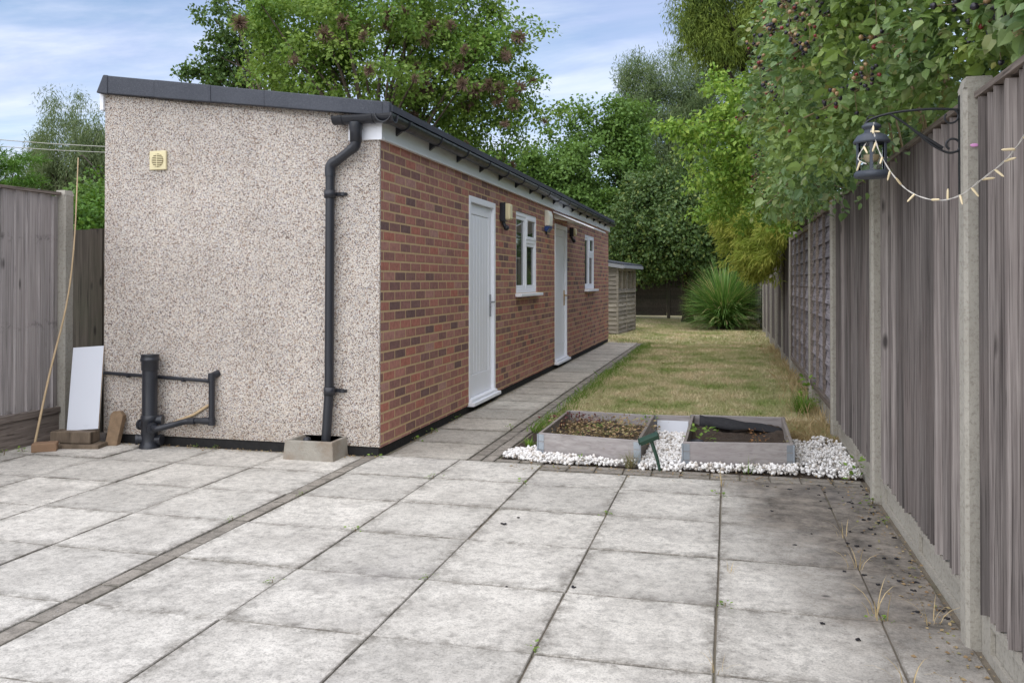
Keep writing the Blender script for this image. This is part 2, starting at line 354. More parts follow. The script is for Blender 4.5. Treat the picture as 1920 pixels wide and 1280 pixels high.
M['fence_cap'] = wood('fence_cap', lin(96, 86, 80), lin(148, 136, 126), grain=(50, 2, 50), knots=False)
M['collar_y'] = wood('bed_timber', lin(124, 116, 108), lin(168, 160, 152), grain=(40, 2.0, 40), hue=lin(150, 140, 138), knots=False, streak=.25)
M['collar_x'] = wood('bed_timber_long', lin(150, 143, 140), lin(190, 184, 181), grain=(2.0, 40, 40), hue=lin(166, 158, 158), knots=False, streak=.2)
M['old_wood'] = wood('old_wood', lin(88, 76, 64), lin(142, 126, 108), grain=(14, 14, 2))
M['shed_wood'] = wood('shed_wood', lin(124, 116, 104), lin(176, 168, 154), grain=(2, 2, 40), knots=False)
k = NT('concrete'); c = k.mix(k.noise(3, 6, 0.65), lin(150, 145, 134), lin(186, 181, 170)); c = k.mix(k.ramp(k.noise(55, 4, 0.75), [(0.5, 0.0), (0.7, 0.6)]), c, lin(112, 106, 96)); k.set(Base_Color=c, Roughness=0.9, Specular_IOR_Level=0.2); k.bump(k.noise(70, 5, 0.7), 0.6, 0.006); M['concrete'] = k.m
k = NT('mossy_concrete'); c = k.mix(k.noise(5, 6, 0.7), lin(124, 119, 110), lin(176, 170, 158)); c = k.mix(k.ramp(k.noise(4, 4, 0.6), [(0.5, 0.0), (0.66, 0.7)]), c, lin(132, 114, 96)); k.set(Base_Color=c, Roughness=0.95); k.bump(k.noise(50, 5, 0.7), 0.8, 0.01); M['old_concrete'] = k.m
k = NT('roof_felt'); c = k.mix(k.noise(3, 4), lin(62, 65, 72), lin(84, 87, 94)); c = k.mix(k.ramp(k.noise(230, 2, 0.7), [(0.5, 0.0), (0.68, 0.5)]), c, lin(118, 120, 126)); k.set(Base_Color=c, Roughness=0.9, Specular_IOR_Level=0.25); k.bump(k.noise(200, 3), 0.5, 0.004); M['felt'] = k.m
M['upvc'] = plain('white_upvc', lin(240, 242, 247), 0.5, 0.01, 3, spec=.25)
M['upvc_dirty'] = plain('white_fascia', lin(228, 228, 224), 0.5, 0.05, 4, spec=.25)
M['black_plastic'] = plain('black_plastic', lin(40, 42, 48), 0.38, 0.15, 6)
M['black_matt'] = plain('black_bitumen', lin(30, 29, 29), 0.85, 0.3, 12, bumps=0.5)
M['cream'] = plain('cream_plastic', lin(220, 208, 166), 0.45, 0.05, 10)
M['vent_dark'] = plain('vent_shadow', lin(120, 104, 74), 0.7, 0.1, 10)
M['steel'] = plain('brushed_steel', lin(170, 172, 176), 0.3, 0.05, 20, metallic=1.0)
M['galv'] = plain('galvanised_steel', lin(166, 174, 182), 0.45, 0.12, 20, metallic=0.7)
M['brass'] = plain('brass', lin(190, 150, 80), 0.3, 0.06, 20, metallic=1.0)
M['lantern'] = plain('lantern_metal', lin(66, 72, 82), 0.55, 0.14, 18, bumps=0.15)
M['iron'] = plain('black_iron', lin(34, 36, 40), 0.5, 0.15, 18)
M['white_board'] = plain('white_melamine', lin(206, 209, 216), 0.35, 0.02, 3)
M['chip'] = plain('chipboard_edge', lin(176, 150, 112), 0.8, 0.15, 60)
M['blue'] = plain('blue_plastic', lin(44, 70, 128), 0.35, 0.05, 5)
M['white_plastic'] = plain('white_plastic', lin(226, 224, 208), 0.4, 0.04, 6)
M['cable'] = plain('clear_cable', lin(206, 202, 194), 0.4, 0.04, 30)
M['bulb'] = plain('bulb_plastic', lin(236, 218, 178), 0.35, 0.06, 40)
M['bulb_tip'] = plain('bulb_tip', lin(222, 182, 134), 0.35, 0.06, 40)
M['candle'] = plain('candle_wax', lin(206, 178, 140), 0.5, 0.05, 20)
M['cane'] = plain('bamboo_cane', lin(190, 166, 130), 0.55, 0.2, 9)
M['rust'] = plain('rusty_red', lin(104, 58, 46), 0.8, 0.25, 12)
M['green_plastic'] = plain('dark_green_plastic', lin(38, 66, 52), 0.42, 0.12, 14)
M['black_fabric'] = plain('black_fabric', lin(34, 34, 37), 0.8, 0.2, 20, bumps=0.3)
M['pink'] = plain('pink_petal', lin(214, 150, 200), 0.6, 0.1, 40)
M['wire'] = plain('overhead_wire', lin(172, 172, 162), 0.6, 0.05, 3)
M['bark'] = wood('bark', lin(72, 62, 52), lin(122, 110, 96), grain=(14, 14, 3), knots=False)
M['bark_dark'] = wood('bark_dark', lin(56, 48, 40), lin(92, 82, 70), grain=(14, 14, 3), knots=False)
M['stem'] = plain('bramble_stem', lin(110, 96, 64), 0.7, 0.25, 9)
k = NT('white_pebble'); k.set(Base_Color=k.mix(k.math('MULTIPLY', k.noise(30, 4), 0.5), k.ramp(k.isl, [(0.0, lin(160, 148, 134)), (0.10, lin(206, 198, 188)), (0.28, lin(238, 236, 233)), (1.0, lin(250, 249, 248))]), lin(216, 210, 202)), Roughness=0.6); M['pebble'] = k.m
k = NT('window_glass'); k.set(Base_Color=(0.018, 0.024, 0.022), Roughness=0.03, Specular_IOR_Level=0.9); M['glass'] = k.m
k = NT('clear_glass'); gl = k.n.new('ShaderNodeBsdfGlossy'); gl.inputs['Roughness'].default_value = 0.03; tr = k.n.new('ShaderNodeBsdfTransparent'); tr.inputs[0].default_value = (0.86, 0.9, 0.88, 1)
fz = k.n.new('ShaderNodeFresnel'); fz.inputs[0].default_value = 1.35; ms = k.n.new('ShaderNodeMixShader'); k.link(fz.outputs[0], ms.inputs[0]); k.link(tr.outputs[0], ms.inputs[1]); k.link(gl.outputs[0], ms.inputs[2]); k.link(ms.outputs[0], k.out.inputs[0]); M['clear'] = k.m
k = NT('berry'); k.set(Base_Color=k.ramp(k.isl, [(0.0, (0.012, 0.010, 0.016)), (0.50, (0.016, 0.012, 0.02)), (0.58, (0.016, 0.012, 0.02)), (0.60, (0.18, 0.02, 0.022)), (0.66, (0.26, 0.05, 0.04)), (0.69, (0.26, 0.15, 0.07)), (1.0, (0.36, 0.24, 0.12))]), Roughness=0.3); M['berry'] = k.m
M['squash'] = plain('fallen_berry', (0.012, 0.011, 0.014), 0.7, 0.2, 40)
# foliage (albedo 0.03 - 0.15)
M['l_bramble'] = leaf_mat('bramble_leaf', [(0, (0.068, 0.136, 0.047)), (.3, (0.119, 0.216, 0.079)), (.6, (0.175, 0.283, 0.114)), (.8, (0.227, 0.340, 0.148)), (.92, (0.340, 0.408, 0.216)), (1, (0.340, 0.227, 0.091))], .3, .42, (0.294, 0.408, 0.068), 1.3, .45)
M['l_climb'] = leaf_mat('climber_leaf', [(0, (0.162, 0.304, 0.040)), (.5, (0.284, 0.468, 0.072)), (1, (0.447, 0.588, 0.101))], .4, .45)
M['l_gold'] = leaf_mat('golden_conifer_leaf', [(0, (.36, .44, .07)), (.4, (.56, .60, .12)), (1, (.72, .68, .17))], .45, .6, (.34, .46, .07), 2.4)
M['l_conifer'] = leaf_mat('conifer_leaf', [(0, (0.056, 0.104, 0.022)), (.6, (0.133, 0.208, 0.038)), (1, (0.264, 0.339, 0.056))], .3, .6, (0.302, 0.377, 0.056), 1.4)
M['l_big'] = leaf_mat('garden_tree_leaf', [(0, (0.092, 0.197, 0.031)), (.4, (0.176, 0.331, 0.058)), (.8, (0.269, 0.445, 0.087)), (1, (0.413, 0.559, 0.146))], .48, .5, (0.309, 0.413, 0.083), .8)
M['l_seed'] = leaf_mat('seed_head', [(0, (.17, .105, .08)), (.6, (.28, .18, .14)), (1, (.38, .27, .2))], .3, .8)
M['l_apple'] = leaf_mat('round_leaf', [(0, (0.058, 0.123, 0.029)), (.5, (0.109, 0.203, 0.051)), (1, (0.189, 0.290, 0.087))], .35, .45)
M['l_mid'] = leaf_mat('mid_tree_leaf', [(0, (0.075, 0.159, 0.030)), (.5, (0.140, 0.261, 0.053)), (1, (0.224, 0.374, 0.084))], .35, .5, (0.186, 0.308, 0.075), .6)
M['l_dark'] = leaf_mat('evergreen_leaf', [(0, (0.051, 0.095, 0.026)), (.5, (0.089, 0.158, 0.043)), (.9, (0.144, 0.221, 0.061)), (1, (0.307, 0.345, 0.095))], .22, .42)
M['l_grey'] = leaf_mat('feathery_leaf', [(0, (0.117, 0.182, 0.078)), (.5, (0.182, 0.260, 0.111)), (1, (0.286, 0.351, 0.169))], .35, .55)
M['l_willow'] = leaf_mat('willow_leaf', [(0, (0.131, 0.189, 0.080)), (.5, (0.203, 0.268, 0.123)), (1, (0.290, 0.348, 0.174))], .4, .55)
M['l_fern'] = leaf_mat('bush_leaf', [(0, (0.058, 0.145, 0.017)), (.5, (0.109, 0.246, 0.032)), (1, (0.189, 0.348, 0.058))], .35, .5)
M['l_flax'] = leaf_mat('strap_leaf', [(0, (0.113, 0.239, 0.062)), (.5, (0.213, 0.395, 0.099)), (.86, (0.339, 0.537, 0.156)), (.93, (0.736, 0.623, 0.312)), (1, (0.905, 0.736, 0.395))], .25, .45)
M['l_weed'] = leaf_mat('weed_leaf', [(0, (0.116, 0.232, 0.029)), (1, (0.261, 0.406, 0.072))], .35, .5)
M['l_dry'] = leaf_mat('withered_leaf', [(0, (0.261, 0.160, 0.087)), (.5, (0.392, 0.275, 0.145)), (.8, (0.478, 0.362, 0.203)), (1, (0.217, 0.261, 0.072))], .2, .8)
M['l_red'] = leaf_mat('red_leaf', [(0, (0.087, 0.017, 0.023)), (.6, (0.160, 0.032, 0.041)), (1, (0.145, 0.102, 0.043))], .25, .5)
M['l_straw'] = leaf_mat('straw', [(0, (0.435, 0.319, 0.160)), (1, (0.638, 0.493, 0.275))], .2, .8)

# ================================================================== ground surfaces
def sheet(name, poly, z, mat, sub=None):
    me = bpy.data.meshes.new(name); me.from_pydata([(x, y, z) for x, y in poly], [], [tuple(range(len(poly)))]); me.validate()
    return tag(finish(me, name, mat, None), kind='structure')
sheet('ground', [(-300, -300), (300, -300), (300, 300), (-300, 300)], -0.05, M['soil'])
sheet('patio_bed', [(-6.2, -1.5), (0.9, -1.5), (0.9, 5.9), (-6.2, 5.9)], -0.0075, M['joint'])
sheet('path_bed', [(-2.6, 5.9), (-1.6, 5.9), (-1.6, 17.6), (-2.6, 17.6)], -0.0145, M['joint'])
sheet('flower_bed', [(-1.62, 5.9), (0.86, 5.9), (0.86, 7.7), (-1.62, 7.7)], -0.012, M['soil'])
def lawn_h(x, y): return 0.012*math.sin(x*2.1+1)+0.010*math.sin(y*1.3)+0.006*math.sin(3.7*x+2.9*y)
def grid_sheet(name, x0, x1, y0, y1, nx, ny, z, mat):
    V = [(x0+(x1-x0)*i/nx, y0+(y1-y0)*j/ny, 0) for j in range(ny+1) for i in range(nx+1)]
    V = [(x, y, z+lawn_h(x, y)) for x, y, _ in V]
    F = [(j*(nx+1)+i, j*(nx+1)+i+1, (j+1)*(nx+1)+i+1, (j+1)*(nx+1)+i) for j in range(ny) for i in range(nx)]
    me = bpy.data.meshes.new(name); me.from_pydata(V, [], F); me.polygons.foreach_set('use_smooth', [True]*len(F))
    return tag(finish(me, name, mat, None), kind='structure')
grid_sheet('lawn', -1.63, 0.87, 7.25, 17.4, 20, 80, -0.008, M['turf'])
grid_sheet('back_lawn', -14, 0.95, 17.4, 42, 60, 90, -0.008, M['turf'])

class Slabs:
    """slabs with a worn arris; the float attribute 'edge' is 1 at the rim and 0 further in"""
    def __init__(s): s.V = []; s.F = []; s.E = []
    def add(s, x0, x1, y0, y1, gap=0.005, th=0.03, dz=0.0032, rim=0.065):
        b = len(s.V); g = gap/2; j = lambda: random.uniform(-.0025, .0025)
        x0 += g+j(); x1 -= g+j(); y0 += g+j(); y1 -= g+j()
        zo = random.uniform(-dz, dz); tx = random.uniform(-dz, dz); ty = random.uniform(-dz, dz); cx, cy = (x0+x1)/2, (y0+y1)/2
        z = lambda x, y, d: zo+tx*(x-cx)+ty*(y-cy)-d
        def ring(i, d, e):
            q = min(i, (x1-x0)*.4, (y1-y0)*.4)
            for x, y in ((x0+q, y0+q), (x1-q, y0+q), (x1-q, y1-q), (x0+q, y1-q)): s.V.append((x, y, z(x, y, d))); s.E.append(e)
        ring(0, th, 1); ring(.001, .003, 1); ring(.004, 0, 1); ring(rim*random.uniform(.7, 1.4), 0, 0)
        for r in range(3):
            for k in range(4):
                k2 = (k+1) % 4; s.F.append((b+r*4+k, b+r*4+k2, b+(r+1)*4+k2, b+(r+1)*4+k))
        s.F.append((b+12, b+13, b+14, b+15))
    def build(s, name, mat):
        me = bpy.data.meshes.new(name); me.from_pydata(s.V, [], s.F); a = me.attributes.new('edge', 'FLOAT', 'POINT'); a.data.foreach_set('value', s.E)
        return tag(finish(me, name, mat, None), kind='structure')
S = Slabs(); rows = [2.89+.6*i for i in range(-7, 5)]
colsR = [-2.5, -1.88, -1.27, -.66, -.05, .56, .83]
for i in range(len(colsR)-1):
    for y in rows:
        y1 = y+.6
        if y > 5.2: y1 = 5.88 if i == 0 else (5.87 if i == 1 else 5.70)
        S.add(colsR[i], colsR[i+1], y, y1, gap=.0045)
for i in range(6):
    for y in rows:
        S.add(-2.6-.61*(i+1), -2.6-.61*i, y, 5.83 if y > 5.2 else y+.6)
S.build('patio', M['slab'])
S = Slabs()
for i in range(36): S.add(-2.598, -2.505, -1.3+.2*i, -1.1+.2*i, gap=.004, dz=.0015, rim=.02)
for i in range(59):
    for x in (-1.825, -1.73): S.add(x, x+.095, 5.89+.2*i, 6.09+.2*i, gap=.004, dz=.0015, rim=.02)
for i in range(11):
    for y in (5.705, 5.80): S.add(-1.265+.19*i, -1.265+.19*(i+1), y, y+.095, gap=.004, dz=.002, rim=.02)
for i in range(2): S.add(-1.63+.18*i, -1.45+.18*i, 5.89, 5.985, gap=.004)
S.build('paver_edging', M['paver'])
S = Slabs(); y = 5.89
while y < 17.4: S.add(-2.46, -1.835, y, y+.6, gap=.009, rim=.07); y += .6
S.build('path', M['path_slab'])

# ================================================================== the outbuilding
FX, FY, LX, BY = -2.49, 5.84, -4.865, 18.12
bld = thing('outbuilding', 'single storey outbuilding with pebbledash end wall, red brick side and grey felt roof', 'outbuilding', (-3.7, FY, 0))
roof_z = lambda x: 2.57+(2.93-2.57)*(-2.38-x)/2.57
MB().prism([(LX, .072), (FX, .068), (FX, 2.44), (LX, 2.79)], .02, 'y', FY).build('pebbledash_wall', M['pebbledash'], bld)
MB().prism([(LX+.004, -.04), (FX-.11, -.04), (FX-.11, roof_z(FX-.11)-.05), (LX+.004, roof_z(LX)-.05)], BY-FY-.03, 'y', FY+.02).build('rear_wall', M['pebbledash'], bld)
openings = [(8.06, 9.04, .06, 2.135, 'door'), (9.99, 11.15, 1.135, 2.14, 'window'), (12.34, 13.32, .06, 2.135, 'door'), (15.06, 16.18, 1.135, 2.12, 'window')]
mb = MB(); y = FY+.02; zt, zb = 2.40, .06
for y0, y1, z0, z1, _ in openings:
    mb.box((FX-.11, y, zb), (FX, y0, zt))
    if z0 > zb+.05: mb.box((FX-.11, y0, zb), (FX, y1, z0))
    mb.box((FX-.11, y0, z1), (FX, y1, zt)); y = y1
mb.box((FX-.11, y, zb), (FX, BY, zt)); mb.build('brick_wall', M['brick'], bld)
pl = MB().box((FX-.11, FY+.02, -.04), (FX-.012, BY, .059)); pl.box((LX+.01, FY+.010, -.04), (FX-.012, FY+.019, .066)); pl.build('plinth', M['black_matt'], bld)
# roof sheet and the felt turned down over its front verge in overlapping lengths
rf = MB().prism([(-4.83, roof_z(-4.83)-.05), (-2.37, roof_z(-2.37)-.05), (-2.37, roof_z(-2.37)), (-4.80, roof_z(-4.80))], BY+.1-5.80, 'y', 5.80).build('roof', M['felt'], bld)
segs = [(-4.83, -4.79, .010), (-4.79, -4.36, .004), (-4.36, -3.86, .009), (-3.86, -3.40, .005), (-3.40, -2.44, .008), (-2.44, -2.385, .012)]
vt = MB()
for a, b_, p in segs:
    n = 5; pts = [(a+(b_-a)*i/n) for i in range(n+1)]
    top = [(x, roof_z(x)+.012+p*.4) for x in pts]; bot = [(x, roof_z(x)-.085-.045*(-2.4-x)/2.5-p*.4) for x in reversed(pts)]
    if a == -4.83: bot[-1] = (-4.895, bot[-1][1]+.008)
    vt.prism(top+bot, .05+p, 'y', 5.78-p)
vt.build('verge_trim', M['felt'], rf, bevel=.012)
MB().box((FX+.001, FY-.025, 2.325), (FX+.026, BY+.05, 2.485)).box((FX+.027, FY+.01, 2.325), (FX+.033, BY+.05, 2.345)).build('fascia', M['upvc_dirty'], bld)
fr = MB().box((-2.73, FY-.025, 2.325), (FX, FY-.001, 2.505)); fr.box((-2.505, FY-.031, 2.322), (FX+.030, FY-.0255, 2.50)); fr.build('fascia_return', M['upvc'], bld, bevel=.003)
MB().box((LX-.035, FY-.02, 2.66), (LX-.002, BY, 2.80)).build('rear_fascia', M['upvc'], bld)
X = FX
def door(y0, y1, z0, z1, handle, frosted):
    fw = .062; d = MB(); d.box((X-.075, y0, z0+.05), (X+.006, y0+fw, z1)); d.box((X-.075, y1-fw, z0+.05), (X+.006, y1, z1)); d.box((X-.075, y0+fw, z1-fw), (X+.006, y1-fw, z1))
    d = d.build('door', M['upvc'], bld, bevel=.004)
    a, b_, c, t = y0+fw+.004, y1-fw-.004, z0+.055, z1-fw-.004
    lf = MB(); xo = X-.028; st = .105
    lf.box((X-.07, a, c), (xo, a+st, t)); lf.box((X-.07, b_-st, c), (xo, b_, t)); lf.box((X-.07, a+st, t-st), (xo, b_-st, t)); lf.box((X-.07, a+st, c), (xo, b_-st, c+.22))
    n = 6; w = (b_-a-2*st-.008)/n
    for i in range(n): lf.box((X-.066, a+st+.004+i*w+.0035, c+.2235), (xo-.006, a+st+.004+(i+1)*w-.0035, t-st-.0035))
    lf.box((X-.069, a+st, c+.22), (xo-.016, b_-st, t-st)); lf.build('door_leaf', M['upvc'], d, bevel=.003)
    MB().box((X-.08, y0-.015, z0-.012), (X+.062, y1+.03, z0+.024)).box((X-.08, y0+.01, z0+.024), (X+.03, y1-.01, z0+.052)).build('threshold', M['upvc'], d, bevel=.006)
    hy = b_-.055; hz = 1.03
    h = MB().box((xo, hy-.018, hz-.13), (xo+.012, hy+.018, hz+.11)); h.tube([(xo+.012, hy, hz+.03), (xo+.05, hy, hz+.03), (xo+.055, hy-.02, hz+.03), (xo+.055, hy-.12, hz+.028)], .009, 8)
    h.build('handle', handle, d, bevel=.003)
    return d
def window(y0, y1, z0, z1):
    fw = .055; ym = y0+(y1-y0)*.5; zm = z0+(z1-z0)*.66; xf = X-.012; xb = X-.08
    f = MB(); f.box((xb, y0, z0), (xf, y0+fw, z1)); f.box((xb, y1-fw, z0), (xf, y1, z1)); f.box((xb, y0+fw, z1-fw), (xf, y1-fw, z1)); f.box((xb, y0+fw, z0), (xf, y1-fw, z0+fw))
    f.box((xb, ym-.03, z0+fw), (xf, ym+.03, z1-fw)); f.box((xb, ym+.03, zm-.03), (xf, y1-fw, zm+.03))
    f = f.build('window', M['upvc'], bld, bevel=.004)
    for a, b_, c, t, proud in ((y0+fw, ym-.03, z0+fw, z1-fw, .0), (ym+.03, y1-fw, zm+.03, z1-fw, .014), (ym+.03, y1-fw, z0+fw, zm-.03, .0)):
        s = MB(); w = .042; xs = xf-.008+proud
        if proud: a -= .016; b_ += .016; c -= .016; t += .016
        s.box((xb+.01, a, c), (xs, a+w, t)); s.box((xb+.01, b_-w, c), (xs, b_, t)); s.box((xb+.01, a+w, t-w), (xs, b_-w, t)); s.box((xb+.01, a+w, c), (xs, b_-w, c+w))
        s.build('sash', M['upvc'], f, bevel=.004)
        MB().box((xb+.02, a+w, c+w), (xs-.02, b_-w, t-w)).build('pane', M['glass'], f)
    MB().box((X-.08, y0-.03, z0-.042), (X+.075, y1+.06, z0-.004)).build('sill', M['upvc'], f, bevel=.006)
    return f
d1 = door(*openings[0][:4], M['steel'], False); tag(d1, 'white plastic door with a steel lever handle, nearer the camera')
window(*openings[1][:4])
d2 = door(*openings[2][:4], M['brass'], True); tag(d2, 'white plastic door with a brass handle under the small canopy')
window(*openings[3][:4])

# gutter with its brackets, and the drainpipe
gut = thing('gutter', 'black half round plastic gutter running along the eave of the outbuilding', 'gutter', (FX+.086, FY-.085, 2.44))
def channel(r0, r1, n=12): return [(r0*math.cos(math.pi+math.pi*i/n), r0*math.sin(math.pi+math.pi*i/n)) for i in range(n+1)]+[(r1*math.cos(2*math.pi-math.pi*i/n), r1*math.sin(2*math.pi-math.pi*i/n)) for i in range(n+1)]
GX, GY, GZ = FX+.088, FY-.088, 2.492
g = MB(); g.prism([(GX+x, GZ+z) for x, z in channel(.058, .054)], BY+.1-GY, 'y', GY)
g.build('eave_gutter', M['black_plastic'], gut)
g = MB(); g.prism([(GY+x, GZ-.002+z) for x, z in channel(.058, .054)], .40, 'x', GX-.40)
g.prism([(GY+x, GZ-.002+z) for x, z in channel(.0595, .002)], .012, 'x', GX-.411)
g.build('return_gutter', M['black_plastic'], gut)
for x in (GX-.36, GX-.12): MB().prism([(GY+p, GZ+q) for p, q in channel(.064, .0585)], .03, 'x', x).build('gutter_clip', M['black_plastic'], gut)
g = MB()
g.prism([(GX+p, GZ+q) for p, q in channel(.064, .0585)], .10, 'y', GY-.066); g.prism([(GY+p, GZ-.001+q) for p, q in channel(.065, .0585)], .09, 'x', GX-.02)
g.build('gutter_joint', M['black_plastic'], gut)
bk = None
for i in range(16):
    yb = 6.08+.75*i
    if bk is None:
        q = MB(); q.prism([(GX+p, GZ+z) for p, z in channel(.067, .0585)], .035, 'y', yb); q.prism([(FX+.027, GZ-.10), (FX+.05, GZ-.085), (GX-.01, GZ-.064), (GX-.058, GZ-.005), (FX+.027, GZ-.005)], .03, 'y', yb+.002)
        bk = q.build('bracket', M['black_plastic'], gut)
    else:
        c = bk.copy(); COL.objects.link(c); c.location.y += .75*i
dp = thing('drainpipe', 'black plastic drainpipe with an offset bend down the pebbledash wall', 'drainpipe', (-2.86, FY-.05, .12))
xo_, xd, yd = -2.64, -2.862, FY-.052
MB().lathe([(.036, 2.30), (.044, 2.301), (.044, 2.38), (.05, 2.40), (.05, 2.445)], (xo_, GY, 0), 16).build('outlet', M['black_plastic'], dp)
MB().tube(catmull([(xo_, GY, 2.35), (xo_, GY, 2.30), (xo_-.012, GY+.003, 2.268), (xo_-.05, GY+.01, 2.245)], 5), .039, 16).tube(catmull([(xd+.06, yd, 2.18), (xd+.015, yd, 2.155), (xd, yd, 2.12), (xd, yd, 2.06)], 5), .039, 16).build('elbow', M['black_plastic'], dp)
MB().tube([(xo_-.04, GY+.008, 2.248), (xd+.05, yd, 2.172)], .034, 16, False).build('offset_pipe', M['black_plastic'], dp)
MB().tube([(xd, yd, 2.10), (xd-.006, yd, .46)], .034, 16).build('upper_pipe', M['black_plastic'], dp)
MB().tube([(xd-.006, yd, .47), (xd-.024, yd-.012, .10)], .035, 16).build('lower_pipe', M['black_plastic'], dp)
for z in (1.93, .475):
    q = MB().lathe([(.036, z-.03), (.043, z-.03), (.043, z+.03), (.036, z+.03)], (xd-.002, yd, 0), 16); q.box((xd-.05, yd+.03, z-.012), (xd+.095, FY-.004, z+.014)); q.lathe([(.03, -.011), (.03, .011)], (xd+.09, FY-.016, z), 10)
    q.build('pipe_clip', M['black_plastic'], dp)
# concrete drain surround with a hollow top
def hopper(x0, x1, y0, y1, h, mat):
    V = []; t = .03
    for (e, z) in ((0.0, -.01), (-.012, h), (-.012-t, h), (-.012-t-.012, h-.06)):
        V += [(x0-e if e == 0 else x0-e, y0-e, z), (x1+e, y0-e, z), (x1+e, y1, z), (x0-e, y1, z)]
    F = []
    for r in range(3):
        for q in range(4): q2 = (q+1) % 4; F.append((r*4+q, r*4+q2, (r+1)*4+q2, (r+1)*4+q))
    F.append((12, 13, 14, 15)); return MB().add(V, F).build('drain_surround', mat, None, bevel=.006)
o = rebase(hopper(-3.135, -2.735, 5.585, FY-.002, .135, M['old_concrete']), (-2.93, 5.7, 0)); tag(o, 'old concrete drain surround at the foot of the black drainpipe', 'drain surround')
o = MB().ball((-3.0, 5.70, .118), .032, (12, 8)).build('drain_plug', M['black_plastic']); rebase(o, (-3.0, 5.7, .08)); tag(o, 'small round black cap lying in the concrete drain surround', 'cap')
# wall things
v = thing('wall_vent', 'square cream extractor vent grille on the pebbledash wall', 'vent', (-4.361, FY, 2.17))
w = MB(); cx, cz, hs = -4.361, 2.237, .075
w.box((cx-hs, FY-.022, cz-hs), (cx+hs, FY, cz+hs)); w.build('cover', M['cream'], v, bevel=.006)
MB().lathe([(.001, 0), (.052, 0), (.052, -.004)], (cx, FY-.0235, cz), 24, Matrix.Rotation(R(90), 4, 'X')).build('opening', M['vent_dark'], v)
w = MB()
for i in range(7):
    z = cz-.042+.014*i; hw = math.sqrt(max(.0001, .052**2-(z-cz)**2)); w.box((cx-hw, FY-.031, z-.0032), (cx+hw, FY-.0245, z+.0032))
w.box((cx-.003, FY-.033, cz-.052), (cx+.003, FY-.0315, cz+.052)); w.build('louvre', M['cream'], v)
def bulkhead(name, y, z0, z1, w_, label, flat=.12):
    t = thing(name, label, 'wall light', (FX, y, z0), None)
    MB().box((FX, y-w_/2, z0+.10), (FX+.045, y+w_/2, z1)).build('back_plate', M['black_plastic'], t, bevel=.008)
    MB().box((FX+.046, y-w_/2+.012, z0+.115), (FX+flat, y+w_/2-.012, z1-.012)).build('diffuser', M['cream'], t, bevel=.02)
    q = MB().box((FX+.046, y-w_/2, z0+.10), (FX+.066, y-w_/2+.011, z1)); q.build('guard', M['black_plastic'], t)
    MB().tube([(FX+.02, y, z0+.10), (FX+.04, y, z0+.05), (FX+.055, y, z0+.03)], [.02, .022, .02], 10).ball((FX+.06, y, z0+.028), .032, (12, 8)).build('motion_sensor', M['black_plastic'], t)
bulkhead('wall_light', 9.30, 1.855, 2.165, .15, 'cream and black bulkhead wall light between the nearer white door and the first window')
bulkhead('wall_light', 13.62, 1.90, 2.145, .14, 'small cream and black bulkhead wall light beside the door under the canopy', .10)
a = thing('alarm_box', 'white alarm box with a blue base on the brick wall', 'alarm box', (FX, 11.72, 1.94))
MB().prism([(FX, 2.05), (FX+.075, 2.05), (FX+.08, 2.20), (FX+.06, 2.265), (FX, 2.275)], .22, 'y', 11.61).build('cover', M['white_plastic'], a, bevel=.012)
MB().prism([(FX, 1.985), (FX+.03, 1.965), (FX+.07, 2.02), (FX+.075, 2.048), (FX, 2.048)], .22, 'y', 11.61).build('strobe_base', M['blue'], a, bevel=.008)
MB().prism([(FX, 1.93), (FX+.012, 1.93), (FX+.02, 1.98), (FX, 1.983)], .03, 'y', 11.70).build('bracket', M['black_plastic'], a)
cn = thing('door_canopy', 'thin white canopy over the farther white door', 'canopy', (FX, 12.2, 2.26))
MB().prism([(FX, 2.285), (FX+.60, 2.035), (FX+.60, 2.052), (FX, 2.305)], 1.25, 'y', 12.22).build('sheet', M['upvc'], cn)
for yy in (12.30, 13.35): MB().prism([(FX, 2.272), (FX+.30, 2.145), (FX+.30, 2.135), (FX+.015, 2.20), (FX, 2.21)], .012, 'y', yy).build('bracket', M['white_plastic'], cn)

# soil pipe group
sx, sy = -4.36, 5.735
sp_ = thing('soil_pipe', 'upright black soil pipe stub with side sockets against the pebbledash wall', 'soil pipe', (sx, sy, 0))
MB().lathe([(.062, .20), (.057, .22), (.057, .60)], (sx, sy, 0), 24).build('stack', M['black_plastic'], sp_)
MB().lathe([(.060, .595), (.064, .60), (.064, .665), (.072, .67), (.072, .685), (.066, .69), (.068, .712), (.072, .716), (.001, .722)], (sx, sy, 0), 24).build('cap', M['black_plastic'], sp_)
q = MB().lathe([(.078, -.01), (.078, .012), (.068, .03), (.064, .05), (.062, .20), (.066, .205), (.066, .245), (.058, .25)], (sx, sy, 0), 24)
q.build('branch_body', M['black_plastic'], sp_)
for (dx, dy, z) in ((.75, -.66, .16), (.70, .1, .06), (-.75, -.5, .065), (-.8, .1, .17), (.95, .3, .21)):
    a_ = Vector((dx, dy, 0)).normalized(); q = MB().tube([Vector((sx, sy, z))+a_*.04, Vector((sx, sy, z))+a_*.094], .036, 14).tube([Vector((sx, sy, z))+a_*.082, Vector((sx, sy, z))+a_*.10], .042, 14)
    q.build('side_socket', M['black_plastic'], sp_)
wp = MB().tube(catmull([(sx+.075, sy-.06, .165), (sx+.13, sy-.08, .162), (sx+.22, sy-.03, .185), (sx+.31, FY-.045, .205), (-3.855, FY-.045, .212)], 6), .023, 12)
wp.tube([(-3.855, FY-.045, .19), (-3.855, FY-.045, .56)], .023, 12); wp.tube([(-3.855, FY-.05, .555), (-3.83, FY+.005, .575)], .027, 12)
for z in (.21, .55): wp.tube([(-3.855, FY-.045, z-.03), (-3.855, FY-.045, z+.03)], .028, 12)
